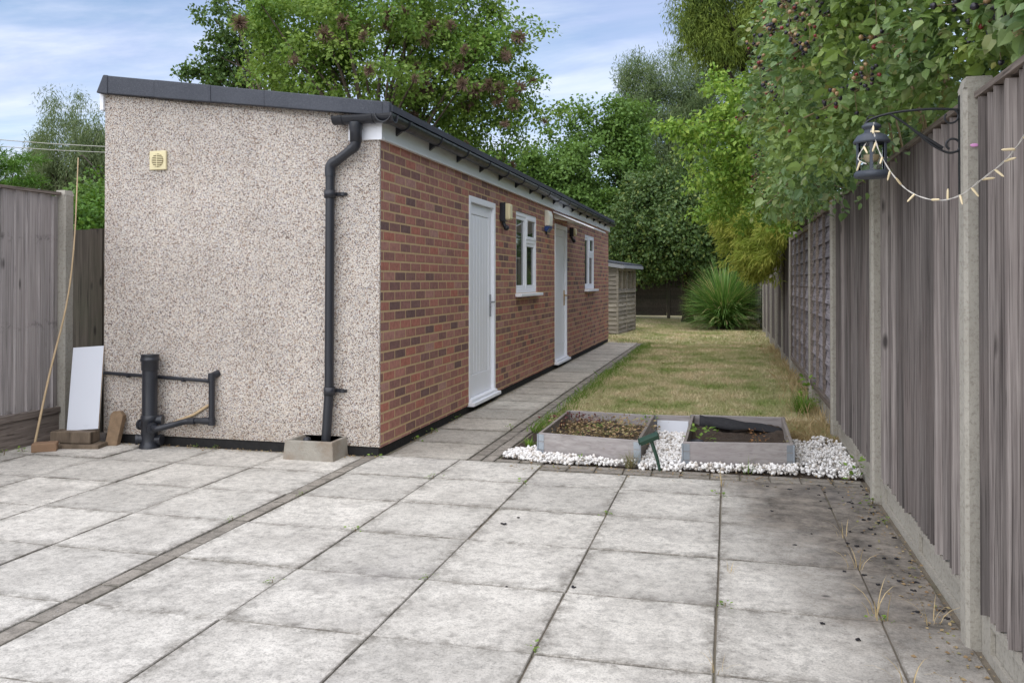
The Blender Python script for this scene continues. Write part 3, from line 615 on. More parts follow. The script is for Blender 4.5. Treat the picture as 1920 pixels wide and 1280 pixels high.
wp.tube([(-3.93, FY-.045, .211), (-3.84, FY-.045, .212)], .028, 12); wp.tube([(sx+.30, FY-.046, .204), (sx+.36, FY-.045, .207)], .0265, 12); wp.build('waste_pipe', M['black_plastic'], sp_)
o = MB().tube([(-4.885, FY-.02, .555), (-3.87, FY-.02, .515)], .014, 10)
for x in (-4.62, -4.12): o.box((x-.01, FY-.038, .53-(x+4.4)*.04-.016), (x+.01, FY, .53-(x+4.4)*.04+.016))
o = o.build('overflow_pipe', M['black_plastic']); rebase(o, (-4.4, FY, .53)); tag(o, 'thin black pipe running level across the foot of the pebbledash wall', 'pipe')
o = MB().tube([(-4.20, FY-.03, .185), (-4.03, FY-.018, .25), (-3.90, FY-.012, .33)], .011, 8).build('stick', M['cane']); rebase(o, (-4.2, FY-.03, .18)); tag(o, 'short brown stick behind the black waste pipe', 'stick')
# things standing in the corner
Mx = Matrix.Translation((-4.895, 5.64, .127)) @ Matrix.Rotation(R(14), 4, 'Z') @ Matrix.Rotation(R(-16), 4, 'X') @ Matrix.Rotation(R(-4.0), 4, 'Y')
wb = thing('shelf_board', 'white shelf board leaning upright against the corner of the pebbledash wall', 'board', (-4.9, 5.64, .127))
MB().box((-.122, 0, 0), (.122, .002, .66), Mx).box((-.122, .016, 0), (.122, .018, .66), Mx).build('face', M['white_board'], wb)
MB().box((-.1215, .0021, .0005), (.1215, .0159, .6595), Mx).build('edge', M['chip'], wb)
def block(name, c, d, rz, mat, label, cat, tilt=0, bev=.006):
    Mm = Matrix.Translation(c) @ Matrix.Rotation(R(rz), 4, 'Z') @ Matrix.Rotation(R(tilt), 4, 'X')
    o = MB().box((-d[0]/2, -d[1]/2, 0), (d[0]/2, d[1]/2, d[2]), Mm).build(name, mat, None, bev); rebase(o, c); return tag(o, label, cat)
block('timber_offcut', (-4.935, 5.61, .036), (.33, .13, .088), 9, M['old_wood'], 'thick brown timber offcut under the foot of the white board', 'wood block')
block('flat_timber', (-4.86, 5.59, -.001), (.34, .15, .034), 12, M['old_wood'], 'flat brown timber lying lowest beneath the white board', 'wood block')
block('brown_brick', (-5.03, 5.41, -.001), (.17, .11, .065), 34, plain('brown_brick', lin(140, 112, 88), .9, .2, 18, bumps=.4), 'small brown brick lying in front of the white board', 'brick')
Mm = Matrix.Translation((-4.68, 5.70, .0)) @ Matrix.Rotation(R(10), 4, 'Z') @ Matrix.Rotation(R(4), 4, 'Y') @ Matrix.Rotation(R(-10), 4, 'X')
o = MB().prism([(-.055, 0), (.04, 0), (.055, .24), (.02, .275), (-.03, .268), (-.05, .24)], .06, 'y', 0); o.v = [tuple(Mm @ Vector(p)) for p in o.v]
o = o.build('broken_timber', plain('rotten_wood', lin(134, 112, 88), .9, .45, 22, bumps=.8), None, .006); rebase(o, (-4.68, 5.7, 0)); tag(o, 'short broken upright timber stump leaning on the pebbledash wall', 'wood stump')
cp = catmull([(-5.19, 5.47, 0), (-5.17, 5.60, .55), (-5.12, 5.72, 1.1), (-5.12, 5.80, 1.6), (-5.19, 5.92, 2.30)], 10)
q = MB().tube(cp, [.0095-.005*i/(len(cp)-1) for i in range(len(cp))], 8)
for i in range(4, len(cp)-2, 5): q.ball(cp[i],   .0112-.005*i/len(cp), (8, 6))
o = q.build('bamboo_cane', M['cane']); rebase(o, (-5.17, 5.47, 0)); tag(o, 'tall thin tan cane leaning on the left fence post', 'cane')

# ================================================================== fences
def feather(mb, x, y0, y1, z0, z1, face=-1, w=.085, thick=.024, jit=.006):
    y = y0
    while y < y1-.02:
        ww = min(w*random.uniform(.88, 1.12), y1-y); t = thick*random.uniform(.6, 1.25); e = random.uniform(-.004, .004)
        pts = [(x+face*(.004+t)+e, y), (x+face*.004+e, y+ww+.006), (x+e, y+ww+.006), (x+e, y)]
        mb.prism(pts, z1-z0+random.uniform(-jit, jit), 'z', z0+random.uniform(-jit, jit)); y += ww
def lap(mb, x, y0, y1, z0, z1, face=-1):
    z = z0+.04
    while z < z1-.05:
        hgt = .135; pts = [(x+face*.034, z), (x+face*.008, z+hgt+.016), (x+face*.002, z+hgt+.016), (x+face*.022, z)]
        mb.prism(pts, y1-y0-.06, 'y', y0+.03); z += hgt
def post(x0, x1, y0, y1, h, parent, name='post'):
    mb = MB(); c = .012
    mb.prism([(x0+c, y0), (x1-c, y0), (x1, y0+c), (x1, y1-c), (x1-c, y1), (x0+c, y1), (x0, y1-c), (x0, y0+c)], h+.02, 'z', -.05)
    q = .018; mb.add([(x0+c, y0+c, h+.012), (x1-c, y0+c, h+.012), (x1-c, y1-c, h+.012), (x0+c, y1-c, h+.012), (x0, y0, h-.07+.04), (x1, y0, h-.03), (x1, y1, h-.03), (x0, y1, h-.03)], [(0, 1, 2, 3), (4, 5, 1, 0), (5, 6, 2, 1), (6, 7, 3, 2), (7, 4, 0, 3)])
    return mb.build(name, M['concrete'], parent)
rfence = thing('garden_fence', 'long weathered timber fence with concrete posts along the right of the garden', 'fence', (.86, 1.4, 0))
PY = [1.36, 3.30, 5.33, 7.38, 9.36, 12.30, 14.25, 16.2, 18.15, 20.1, 22.05, 24.0, 25.95, 27.9, 29.8]
for i, y in enumerate(PY): post(.805, .91, y+.008, y+.098, 2.0 if i < 4 else 1.95, rfence)
for i in range(len(PY)-1):
    a, b_ = PY[i]+.107, PY[i+1]-.002; islap = i in (3, 4); zt = 1.925 if i < 4 else 1.88
    zt += random.uniform(-.012, .012)
    mb = MB()
    if islap:
        lap(mb, .865, a, b_, .24, zt); p = mb.build('panel', M['fence_lap'], rfence)
        q = MB(); nb = 4 if i == 3 else 5
        for j in range(nb):
            yb = a+.02+(b_-a-.085)*j/(nb-1); q.box((.815, yb, .23), (.838, yb+.045, zt))
        q.box((.812, a, .215), (.842, b_, .262)); q.box((.812, a, zt-.04), (.842, b_, zt+.005)); q.build('batten', M['fence_cap'], p)
    else:
        feather(mb, .878, a, b_, .155, zt, w=.074 if i < 3 else .10, thick=.037, jit=.004); p = mb.build('panel', M['fence'], rfence)
        MB().box((.835, a, zt+.006), (.90, b_, zt+.026)).build('capping', M['fence_cap'], p)
    zg = .19 if islap else .15
    g = MB().box((.868, a, -.05), (.905, b_, zg)); g.box((.852, a, zg-.028), (.867, b_, zg)); g.box((.852, a, -.05), (.867, b_, .03)); g.box((.852, a, .03), (.867, a+.10, zg-.028)); g.box((.852, b_-.10, .03), (.867, b_, zg-.028)); g.box((.852, (a+b_)/2-.05, .03), (.867, (a+b_)/2+.05, zg-.028))
    g.build('gravel_board', M['concrete'], rfence)
lf = thing('left_fence', 'grey timber fence panel with a concrete end post on the left of the patio', 'fence', (-5.27, 4.0, 0))
post(-5.37, -5.265, 5.86, 5.965, 2.02, lf); post(-5.37, -5.265, 3.88, 3.985, 2.02, lf)
mb = MB(); feather(mb, -5.335, 4.0, 5.855, .27, 1.985, face=1, w=.125, thick=.022); p = mb.build('panel', M['fence_left'], lf)
MB().box((-5.36, 4.0, 1.99), (-5.295, 5.855, 2.012)).build('capping', M['fence_cap'], p)
MB().box((-5.345, 4.0, .215), (-5.295, 5.855, .262)).build('bottom_rail', M['fence_cap'], p)
MB().box((-5.34, 4.0, .0), (-5.31, 5.855, .21)).build('gravel_board', M['fence_cap'], lf)
gf = thing('gap_fence', 'low dark timber fence closing the gap beside the pebbledash wall', 'fence', (-5.05, 6.1, 0))
mb = MB()
for i, x in enumerate((-5.50, -5.23, -5.09, -4.99)): mb.box((x, 6.10-.004*(i % 2), .02), (x+(.268 if i == 0 else .128) if i < 3 else -4.905, 6.118-.004*(i % 2), 1.72+.006*i))
mb.build('boards', M['fence_dark'], gf)
MB().box((-4.935, 6.078, 0), (-4.912, 6.093, 1.715)).build('edge_strip', M['concrete'], gf); MB().box((-5.35, 6.121, 1.3), (-4.91, 6.16, 1.37)).box((-5.35, 6.121, .4), (-4.91, 6.16, .47)).build('rail', M['fence_dark'], gf)
o = MB().box((-4.965, 6.35, 0), (-4.905, 6.41, 1.86)).build('red_post', M['rust'], None, .004); rebase(o, (-4.93, 6.38, 0)); tag(o, 'rusty red post behind the low dark fence', 'post')
bf = thing('back_fence', 'dark timber fence in the shade under the trees at the far end of the garden', 'fence', (-3, 29.5, 0))
for i in range(7):
    x = -9.6+1.9*i; mb = MB(); z = .1
    while z < 1.7: mb.prism([(29.5-.03, z), (29.5-.01, z+.16), (29.5, z+.16), (29.5-.02, z)], 1.78, 'x', x+.06); z += .14
    p = mb.build('panel', M['fence_dark'], bf); MB().box((x-.05, 29.46, 0), (x+.055, 29.56, 1.85)).build('post', M['fence_dark'], bf)

# ================================================================== shed
shed = thing('garden_shed', 'small weathered timber shed with a sloping felt roof beyond the brick building', 'shed', (0, 0, 0))
Ms = Matrix.Translation((-2.60, 20.35, 0)) @ Matrix.Rotation(R(-4.5), 4, 'Z')
def sb(build, name, mat, parent=None): build.v = [tuple(Ms @ Vector(p)) for p in build.v]; return build.build(name, mat, parent or shed)
mb = MB(); z = .03
while z < 1.60:   # shiplap end wall
    mb.prism([(-.036, z+.005*math.sin(z*40)), (-.008, z+.112), (0, z+.112), (0, z)], 1.5, 'x', -1.5); z += .105
sb(mb, 'end_wall', M['shed_wood'])
mb = MB(); z = .03
while z < .99: mb.prism([(.036, z), (.008, z+.112), (0, z+.112), (0, z)], 2.2, 'y', 0); z += .105
sw = sb(mb, 'side_wall', M['shed_wood'])
sb(MB().box((-1.5, .002, .0), (-.03, 2.2, 1.55)), 'rear_wall', M['fence_dark'])
sb(MB().box((-.002, -.03, .0), (.045, .03, 1.62)).box((-.002, 2.17, 0), (.045, 2.23, 1.62)).box((.0225, 1.05, 0), (.04, 1.09, 1.6)), 'corner_post', M['shed_wood'])
f = sb(MB().box((-.01, .03, .995), (.06, 2.17, 1.05)).box((-.01, .03, 1.53), (.05, 2.17, 1.60)).box((-.01, .50, 1.05), (.045, .54, 1.53)).box((-.01, 1.05, 1.05), (.0448, 1.10, 1.53)).box((-.01, 1.60, 1.05), (.045, 1.64, 1.53)), 'window', M['shed_wood'])
sb(MB().box((-.02, .03, 1.05), (.0, 2.17, 1.53)), 'pane', plain('shed_glass', lin(112, 104, 84), .15, .2, 3), f)
r_ = sb(MB().prism([(-1.62, 1.95), (.20, 1.66), (.20, 1.70), (-1.62, 1.99)], 2.5, 'y', -.15), 'roof', M['felt'])
sb(MB().prism([(-1.62, 1.86), (.20, 1.57), (.20, 1.655), (-1.62, 1.945)], .02, 'y', -.172).box((.201, -.17, 1.585), (.222, 2.36, 1.66)), 'fascia', plain('shed_fascia', lin(150, 152, 156), .7, .1, 6), r_)

# ================================================================== raised beds
Bz = .175
def bed(name, label, FL, FR, BR, BL, part_labels=None):
    t = thing(name, label, 'raised bed', (FL[0], FL[1], 0)); C4 = [Vector((*p, 0)) for p in (FL, FR, BR, BL)]; cen = sum(C4, Vector())/4; th = .022
    for i in range(4):
        a, b_ = C4[i], C4[(i+1) % 4]; d = (b_-a).normalized(); n = Vector((-d.y, d.x, 0)); s0 = 0 if i % 2 == 0 else th+.001
        p = a+d*s0; q = b_-d*s0; mb = MB(); zt = Bz+random.uniform(-.003, .003)
        mb.add([(*p.xy, -.02), (*q.xy, -.02), (*(q+n*th).xy, -.02), (*(p+n*th).xy, -.02), (*p.xy, zt), (*q.xy, zt), (*(q+n*th).xy, zt), (*(p+n*th).xy, zt)], [(0, 3, 2, 1), (4, 5, 6, 7), (0, 1, 5, 4), (1, 2, 6, 5), (2, 3, 7, 6), (3, 0, 4, 7)])
        mb.build('board', M['collar_x' if i % 2 == 0 else 'collar_y'], t, bevel=.003)
    for i in range(4):
        a = C4[i]; d1 = (C4[(i+1) % 4]-a).normalized(); d0 = (C4[i-1]-a).normalized(); mb = MB()
        for d, o_ in ((d1, d0), (d0, d1)):
            p0 = a-o_*.004+d*(-.004); p1 = a-o_*.004+d*.045; q = o_*.0035
            for z0, z1 in ((.004, .05), (.056, .11), (.116, .165)):
                mb.add([(*p0.xy, z0), (*p1.xy, z0), (*(p1+q).xy, z0), (*(p0+q).xy, z0), (*p0.xy, z1), (*p1.xy, z1), (*(p1+q).xy, z1), (*(p0+q).xy, z1)], [(0, 3, 2, 1), (4, 5, 6, 7), (0, 1, 5, 4), (1, 2, 6, 5), (2, 3, 7, 6), (3, 0, 4, 7)])
        mb.tube([(*(a-(d0+d1)*.004).xy, .0), (*(a-(d0+d1)*.004).xy, .168)], .006, 8); mb.build('hinge', M['galv'], t)
    # soil: a lumpy sheet
    n = 26; V = []; F = []
    for j in range(n+1):
        for i in range(n+1):
            u, w = .03+.94*i/n, .03+.94*j/n; p = (C4[0]*(1-u)+C4[1]*u)*(1-w)+(C4[3]*(1-u)+C4[2]*u)*w
            V.append((p.x, p.y, .085+.018*math.sin(p.x*9+p.y*5)+.012*math.sin(p.x*21-p.y*17)+random.uniform(-.008, .008)))
    for j in range(n):
        for i in range(n): F.append((j*(n+1)+i, j*(n+1)+i+1, (j+1)*(n+1)+i+1, (j+1)*(n+1)+i))
    MB().add(V, F, True).build('soil', M['soil'], t); return t
LB = ((-1.36, 6.13), (-.605, 5.99), (-.60, 7.19), (-1.35, 7.28)); RB = ((-.31, 6.01), (.425, 6.14), (.435, 7.34), (-.305, 7.29))
bed('raised_bed', 'left grey timber raised bed full of withered plants, next to the path', *LB)
bed('raised_bed', 'right grey timber raised bed with black fabric in it, next to the fence', *RB)
o = MB().prism([(-.594, .04), (-.314, .04), (-.314, .172), (-.594, .168)], .022, 'y', 7.215).build('plank', M['collar_x'], None, .003); rebase(o, (-.45, 7.22, .0)); tag(o, 'grey plank bridging the back of the gap between the raised beds', 'plank')
Mq = Matrix.Translation((-.455, 7.16, .0)) @ Matrix.Rotation(R(-14), 4, 'X')
o = MB().box((-.128, 0, .0), (.128, .012, .135), Mq).build('white_tile', M['white_board'], None, .002); rebase(o, (-.455, 7.17, 0)); tag(o, 'low white board at the back of the gap between the raised beds', 'board')
# black fabric slumped in the right bed
Vv = []; Ff = []; nu, nv = 16, 6
for j in range(nv+1):
    for i in range(nu+1):
        u, w = i/nu, j/nv; x = -.235+.64*u; y = 7.06+.17*w-.02*u+.012*math.sin(u*9+w*4); z = .098+(.012+.085*(1-u)**.8)*math.sin(math.pi*min(1, w*.8+.04))+.007*math.sin(u*13+w*6)
        Vv.append((x, y, z))
for j in range(nv):
    for i in range(nu): Ff.append((j*(nu+1)+i, j*(nu+1)+i+1, (j+1)*(nu+1)+i+1, (j+1)*(nu+1)+i))
o = MB().add(Vv, Ff, True).build('black_fabric', M['black_fabric']); sm_ = o.modifiers.new('thick', 'SOLIDIFY'); sm_.thickness = .006; rebase(o, (.05, 7.0, .09)); tag(o, 'crumpled black weed fabric lying across the right raised bed', 'fabric')
o = MB().lathe([(.04, .06), (.048, .135), (.044, .135), (.038, .115), (.001, .113)], (-.23, 6.33, 0), 14).build('plant_pot', M['black_plastic']); rebase(o, (-.23, 6.33, .06)); tag(o, 'small black plant pot in the corner of the right raised bed', 'pot')
# dark green garden tool stuck in the pebbles
tl = thing('garden_spike', 'dark green plastic garden spike with a tilted flat head standing in white pebbles', 'garden ornament', (-.47, 5.86, 0))
MB().tube([(-.452, 5.865, -.02), (-.475, 5.87, .08), (-.515, 5.875, .20)], [.008, .012, .013], 8).build('stake', M['green_plastic'], tl)
Mh = Matrix.Translation((-.53, 5.875, .215)) @ Matrix.Rotation(R(-24), 4, 'Y') @ Matrix.Rotation(R(20), 4, 'X')
MB().box((-.068, -.03, -.016), (.068, .03, .016), Mh).box((-.075, -.033, -.006), (-.0685, .033, .02), Mh).build('head', M['green_plastic'], tl, bevel=.01)

# white pebbles: nobody could count them
def inside(p, quad, m=0.0):
    n = len(quad); cx = sum(q[0] for q in quad)/n; cy = sum(q[1] for q in quad)/n
    for i in range(n):
        a, b_ = quad[i], quad[(i+1) % n]
        if (b_[0]-a[0])*(p[1]-a[1])-(b_[1]-a[1])*(p[0]-a[0]) < -m: return False
    return True
import bmesh
bm = bmesh.new(); bmesh.ops.create_icosphere(bm, subdivisions=1, radius=1.0); bm.verts.ensure_lookup_table()
ICO = np.array([v.co[:] for v in bm.verts]); ICOF = np.array([[v.index for v in f.verts] for f in bm.faces]); bm.free()
bm = bmesh.new(); bmesh.ops.create_icosphere(bm, subdivisions=2, radius=1.0); ICO2 = np.array([v.co[:] for v in bm.verts]); bm.verts.ensure_lookup_table(); ICOF2 = np.array([[v.index for v in f.verts] for f in bm.faces]); bm.free()
pts = []
while len(pts) < 5600:
    x, y = random.uniform(-1.6, .83), random.uniform(5.86, 7.35)
    if inside((x, y), LB, .02) or inside((x, y), RB, .02): continue
    w = .02*math.sin(x*7)+.015*math.sin(x*19)
    front = 5.925+w <= y < 6.22
    gapz = -.6 < x < -.31 and y < 7.16; right = x > .43 and y < 7.15+.12*math.sin(x*20) and (y < 6.9 or random.random() < .45) and y > 6.0-.25*(x-.43)+w
    left = x < -1.37 and 6.03+(x+1.6)*-.25 < y < 6.30+.3*(x+1.6)
    if x < -1.37: ok = left
    elif x > .43: ok = right
    else: ok = front or gapz
    if not ok: continue
    if x > .45 and (y < 6.2 or math.sin(x*23)*math.sin(y*17) > .3) and random.random() < .6: continue
    pts.append((x, y, .006+.042*random.random()**1.3*(1.0 if not x < -1.37 else .6)))
pts = np.array(pts); n = len(pts); q = rng.normal(size=(n, 4)); q /= np.linalg.norm(q, axis=1, keepdims=True)
a, b_, c, d = q.T; RM = np.stack([np.stack([1-2*(c*c+d*d), 2*(b_*c-a*d), 2*(b_*d+a*c)], -1), np.stack([2*(b_*c+a*d), 1-2*(b_*b_+d*d), 2*(c*d-a*b_)], -1), np.stack([2*(b_*d-a*c), 2*(c*d+a*b_), 1-2*(b_*b_+c*c)], -1)], 1)
sc = rng.uniform(.009, .0185, (n, 1, 1))*np.stack([np.ones(n), rng.uniform(.65, .9, n), rng.uniform(.45, .7, n)], -1)[:, None, :]
shape = ICO[None]*sc*(1+rng.normal(size=(n, len(ICO), 1))*.09)
V = np.einsum('nij,nkj->nki', RM, shape)+pts[:, None, :]
loops = (ICOF.ravel()[None, :]+(np.arange(n)*len(ICO))[:, None]).ravel()
tag(np_mesh('white_pebbles', V.reshape(-1, 3), loops, np.full(n*len(ICOF), 3), M['pebble'], None, True), 'loose white decorative pebbles spread around the two raised beds', 'pebbles', kind='stuff')

# lawn grass
def blades(name, n, xr, yr, hr, wr, mat, label, cat, f=None):
    x = rng.uniform(*xr, n); y = rng.uniform(*yr, n)
    if f is not None: m = f(x, y); x, y = x[m], y[m]; n = len(x)
    z = -.008+.012*np.sin(x*2.1+1)+.010*np.sin(y*1.3)+.006*np.sin(3.7*x+2.9*y)
    h = rng.uniform(*hr, n); w = rng.uniform(*wr, n); th = rng.uniform(0, 6.283, n); ln = rng.uniform(.2, 1.1, n)*h
    dx, dy = np.cos(th), np.sin(th); ph = rng.uniform(0, 6.283, n); sx_, sy_ = np.cos(ph)*w/2, np.sin(ph)*w/2
    B = np.stack([x, y, z], -1); V = np.stack([B-np.stack([sx_, sy_, sx_*0], -1), B+np.stack([sx_, sy_, sx_*0], -1), B+np.stack([dx*ln*.4+sx_*.7, dy*ln*.4+sy_*.7, h*.6], -1), B+np.stack([dx*ln, dy*ln, h], -1), B+np.stack([dx*ln*.4-sx_*.7, dy*ln*.4-sy_*.7, h*.6], -1)], 1)
    loops = (np.array([0, 1, 2, 3, 4])[None, :]+(np.arange(n)*5)[:, None]).ravel()
    return tag(np_mesh(name, V.reshape(-1, 3), loops, np.full(n, 5), mat), label, cat, kind='stuff')
far_ok = lambda x, y: ~((x < -2.3) & (y < 18.2)) & ~((x < -2.38) & (x > -4.2) & (y > 20) & (y < 22.8))
near_f = lambda x, y: (y > 7.36+.06*np.sin(x*6)) | (rng.uniform(size=len(x)) < .12)
blades('lawn_grass', 60000, (-1.64, .85), (7.2, 11.2), (.015, .055), (.004, .009), M['grass'], 'patchy dry and green grass on the nearer part of the lawn', 'grass', near_f)
blades('lawn_grass', 60000, (-1.66, .86), (11.2, 17.6), (.018, .06), (.006, .013), M['grass'], 'patchy dry grass on the middle part of the lawn', 'grass')
blades('lawn_grass', 50000, (-5.0, .9), (17.6, 29), (.02, .055), (.008, .018), M['grass'], 'patchy dry grass on the far part of the lawn', 'grass', far_ok)
blades('edge_grass', 7000, (-1.70, -1.42), (7.1, 17.4), (.03, .10), (.003, .007), M['l_weed'], 'longer green grass along the edge of the path', 'grass', lambda x, y: rng.uniform(size=len(x)) < np.exp(-((x+1.60)/.09)**2))
blades('fence_grass', 5500, (.5, .86), (7.4, 17), (.04, .17), (.003, .007), M['l_straw'], 'tall straw coloured grass along the foot of the right fence', 'grass', lambda x, y: rng.uniform(size=len(x)) < np.exp((x-.86)/.12))
blades('dry_clippings', 6000, (.40, .84), (7.15, 8.1), (.01, .06), (.003, .006), M['l_straw'], 'dry brown grass clippings beside the fence behind the right raised bed', 'grass')

# ================================================================== small plants
def tuft(name, loc, n, h, spread, mat, label, cat, group=None, w=.006, seed=0, up=.55):
    r = np.random.default_rng(seed); th = r.uniform(0, 6.283, n); rad = r.uniform(0, spread*.35, n); L = r.uniform(.5, 1.0, n)*h; lean = r.uniform(.1, 1.0, n)*spread
    V = []; F = []; k = 5
    for i in range(n):
        c, s = math.cos(th[i]), math.sin(th[i]); b = len(V); px_, py_ = -s*w/2, c*w/2
        for j in range(k):
            t = j/(k-1); d = rad[i]+lean[i]*t**1.6; z = L[i]*(t-up*t**2.6*(lean[i]/spread)); ww = (1-t**2)*1.0+.02
            V += [(c*d+px_*ww, s*d+py_*ww, z), (c*d-px_*ww, s*d-py_*ww, z)]
        for j in range(k-1): F.append((b+2*j, b+2*j+1, b+2*j+3, b+2*j+2))
    me = bpy.data.meshes.new(name); me.from_pydata(V, [], F); o = finish(me, name, mat, None); o.location = loc; return tag(o, label, cat, group)
def leafy(name, loc, n, h, spread, mat, label, cat, group=None, size=(.02, .04), seed=0, stem=None):
    r = np.random.default_rng(seed); P = np.stack([r.normal(size=n)*spread, r.normal(size=n)*spread, r.uniform(.01, 1, n)*h], -1)
    D = np.concatenate([unit(P[:, :2]+1e-6)+r.normal(size=(n, 2))*.5, r.uniform(-.1, .6, (n, 1))], 1); N = r.normal(size=(n, 3))*.4+np.array([0, 0, 1])
    root = thing(name, label, cat, loc, group); L = np.array(loc)
    instances('foliage', P+L, D, N, r.uniform(*size, n), LEAF_MID, mat, root)
    mb = MB()
    for i in range(max(2, n//8)):
        p = P[r.integers(n)]+L; mb.tube([L, (L+p)/2+r.normal(size=3)*.008, p], [.003, .002, .001], 5)
    mb.build('stem', stem or M['stem'], root); return root
gW = 'weeds sprouting in the paving joints'
w0 = leafy('weed', (-1.88, 5.29, -.006), 16, .03, .018, M['l_weed'], 'tiny green weed growing in a joint of the paving', 'weed', gW, (.012, .024), 3)
for x, y, rz, s in ((-2.5, 4.69, 1, .8), (-1.27, 5.29, 2, 1.0), (-1.88, 4.1, 3, .8), (-1.27, 3.5, .5, .7), (-.66, 4.69, 4, .9), (-.05, 5.28, 2.2, 1.0), (-.02, 3.5, 5, .8), (-.66, 2.92, 1.4, .8), (-1.9, 3.3, .2, .7), (-2.48, 5.80, 2.9, 1.1), (-2.46, 6.5, 3.3, 1.4), (-2.46, 6.9, 4.3, 1.2), (-2.46, 7.6, 1.1, 1.3), (-1.84, 7.2, 1.7, 1.3), (.56, 3.5, 3, .8), (-2.6, 4.1, .6, .8), (-3.82, 5.82, .8, 1.1), (-4.0, 5.81, 1.8, .9), (.80, 5.3, .3, 1.5), (.80, 4.9, .9, 1.0), (-5.2, 5.2, .4, 1.4), (-5.19, 5.36, 2.4, 1.2)):
    copy_tree(w0, (x, y, -.006), rz, None, s)
gS = 'dry weeds in the paving joints by the fence'
t0 = tuft('dry_weed', (.56, 4.08, 0), 7, .16, .14, M['l_straw'], 'dry straw coloured weed lying over a paving joint near the right fence', 'weed', gS, .004, 5)
for x, y, rz, s in ((.57, 4.6, 1, .9), (.55, 3.55, 2, 1.2), (.72, 3.5, 4, 1.0), (-.05, 5.55, 3, .9), (.0, 3.9, 5, .5), (.56, 2.95, .6, .9), (-.05, 2.9, 3.6, .6)):
    c = t0.copy(); COL.objects.link(c); c.location = (x, y, 0); c.rotation_euler.z = rz; c.scale = (s, s, s)
leafy('green_plant', (-.20, 6.46, .08), 34, .14, .05, M['l_weed'], 'bright green seedling in the near left corner of the right raised bed', 'plant', None, (.03, .06), 21)
leafy('rusty_plant', (.19, 6.36, .08), 46, .16, .03, leaf_mat('rusty_leaf', [(0, (.24, .10, .04)), (1, (.36, .19, .08))], .2, .8), 'tall rusty brown withered plant in the right raised bed', 'plant', None, (.015, .035), 22)
leafy('rusty_plant', (.37, 6.22, .08), 16, .13, .012, M['l_dry'], 'thin withered stalk in the near right corner of the right raised bed', 'plant', None, (.015, .03), 23)
leafy('red_plant', (-1.22, 6.98, .08), 220, .10, .10, M['l_red'], 'dark red leaved plant at the back of the left raised bed', 'plant', None, (.02, .04), 24)
leafy('tall_weed', (-.66, 7.10, .08), 40, .15, .035, M['l_weed'], 'upright green weed in the back right corner of the left raised bed', 'plant', None, (.015, .035), 25)
gD = 'withered plants in the left raised bed'
w1 = leafy('withered_plant', (-1.16, 6.42, .085), 150, .10, .08, M['l_dry'], 'low brown withered plant among others in the left raised bed', 'plant', gD, (.014, .034), 26)
for x, y, rz, s in ((-.95, 6.30, 1, .9), (-.75, 6.25, 2, 1.0), (-.95, 6.6, 3, 1.1), (-.72, 6.55, 4, 1.0), (-1.2, 6.7, 5, .9), (-.98, 6.95, .5, 1.0), (-.75, 6.85, 2.6, 1.1), (-1.14, 6.25, 2.2, .7)): copy_tree(w1, (x, y, .085), rz, None, s)
gG = 'green seedlings in the left raised bed'
w2 = leafy('seedling', (-1.02, 6.78, .09), 26, .06, .03, M['l_weed'], 'small green seedling between withered plants in the left raised bed', 'plant', gG, (.015, .032), 27)
for x, y, rz, s in ((-.86, 6.62, 1, 1.0), (-1.12, 6.5, 2, .8), (-.82, 6.9, 4, .9)): copy_tree(w2, (x, y, .09), rz, None, s)
tuft('grass_tuft', (-.66, 5.93, 0), 60, .17, .12, leaf_mat('mixed_tuft', [(0, (.12, .17, .04)), (.5, (.28, .24, .12)), (1, (.34, .27, .16))], .3, .7), 'wispy tuft of green and straw grass at the front corner of the left raised bed', 'grass tuft', None, .004, 31)
tuft('green_sprout', (-1.02, 5.97, 0), 10, .12, .03, M['l_weed'], 'single bright green sprout in the pebbles before the left raised bed', 'sprout', None, .018, 32)
tuft('green_sprout', (-1.49, 6.42, 0), 22, .12, .09, M['l_weed'], 'broad green shoots in the soil beside the left raised bed', 'sprout', None, .012, 33)
tuft('grass_tuft', (.12, 5.95, 0), 16, .17, .14, M['l_weed'], 'thin green grass wisps in front of the right raised bed', 'grass tuft', None, .003, 34)
leafy('bindweed', (.77, 8.95, .0), 60, .36, .05, M['l_weed'], 'green leafy weed climbing the foot of the lattice fence panel', 'weed', None, (.04, .075), 35)
tuft('grass_clump', (.68, 8.6, 0), 130, .32, .24, M['l_weed'], 'long green grass clump at the foot of the lattice fence panel', 'grass tuft', None, .008, 36)
leafy('ivy_sprig', (.79, 5.92, .0), 26, .15, .03, M['l_weed'], 'green leafy sprig at the foot of the fence beside the pebbles', 'weed', None, (.025, .05), 37)
# dry plant crumbs blown against the wall, the fence and into the joints
nd = 1500; xd_ = np.concatenate([rng.uniform(-4.8, -2.5, 350), rng.uniform(-2.47, -2.40, 250), .835-np.abs(rng.normal(size=500))*.10, rng.uniform(-1.5, .8, 400)])
yd_ = np.concatenate([5.83-np.abs(rng.normal(size=350))*.05, rng.uniform(5.9, 15, 250), rng.uniform(2.4, 5.7, 500), 5.80+rng.normal(size=400)*.09])
instD = rng.normal(size=(nd, 3))*np.array([1, 1, .15]); tag(instances('plant_debris', np.stack([xd_, yd_, np.full(nd, .004)], -1), instD, rng.normal(size=(nd, 3))*.3+np.array([0, 0, 1]), rng.uniform(.006, .022, nd), LEAF_FAR, M['l_dry']), 'dry brown plant crumbs gathered along the wall foot, the fence foot and the bed edging', 'debris', kind='stuff')
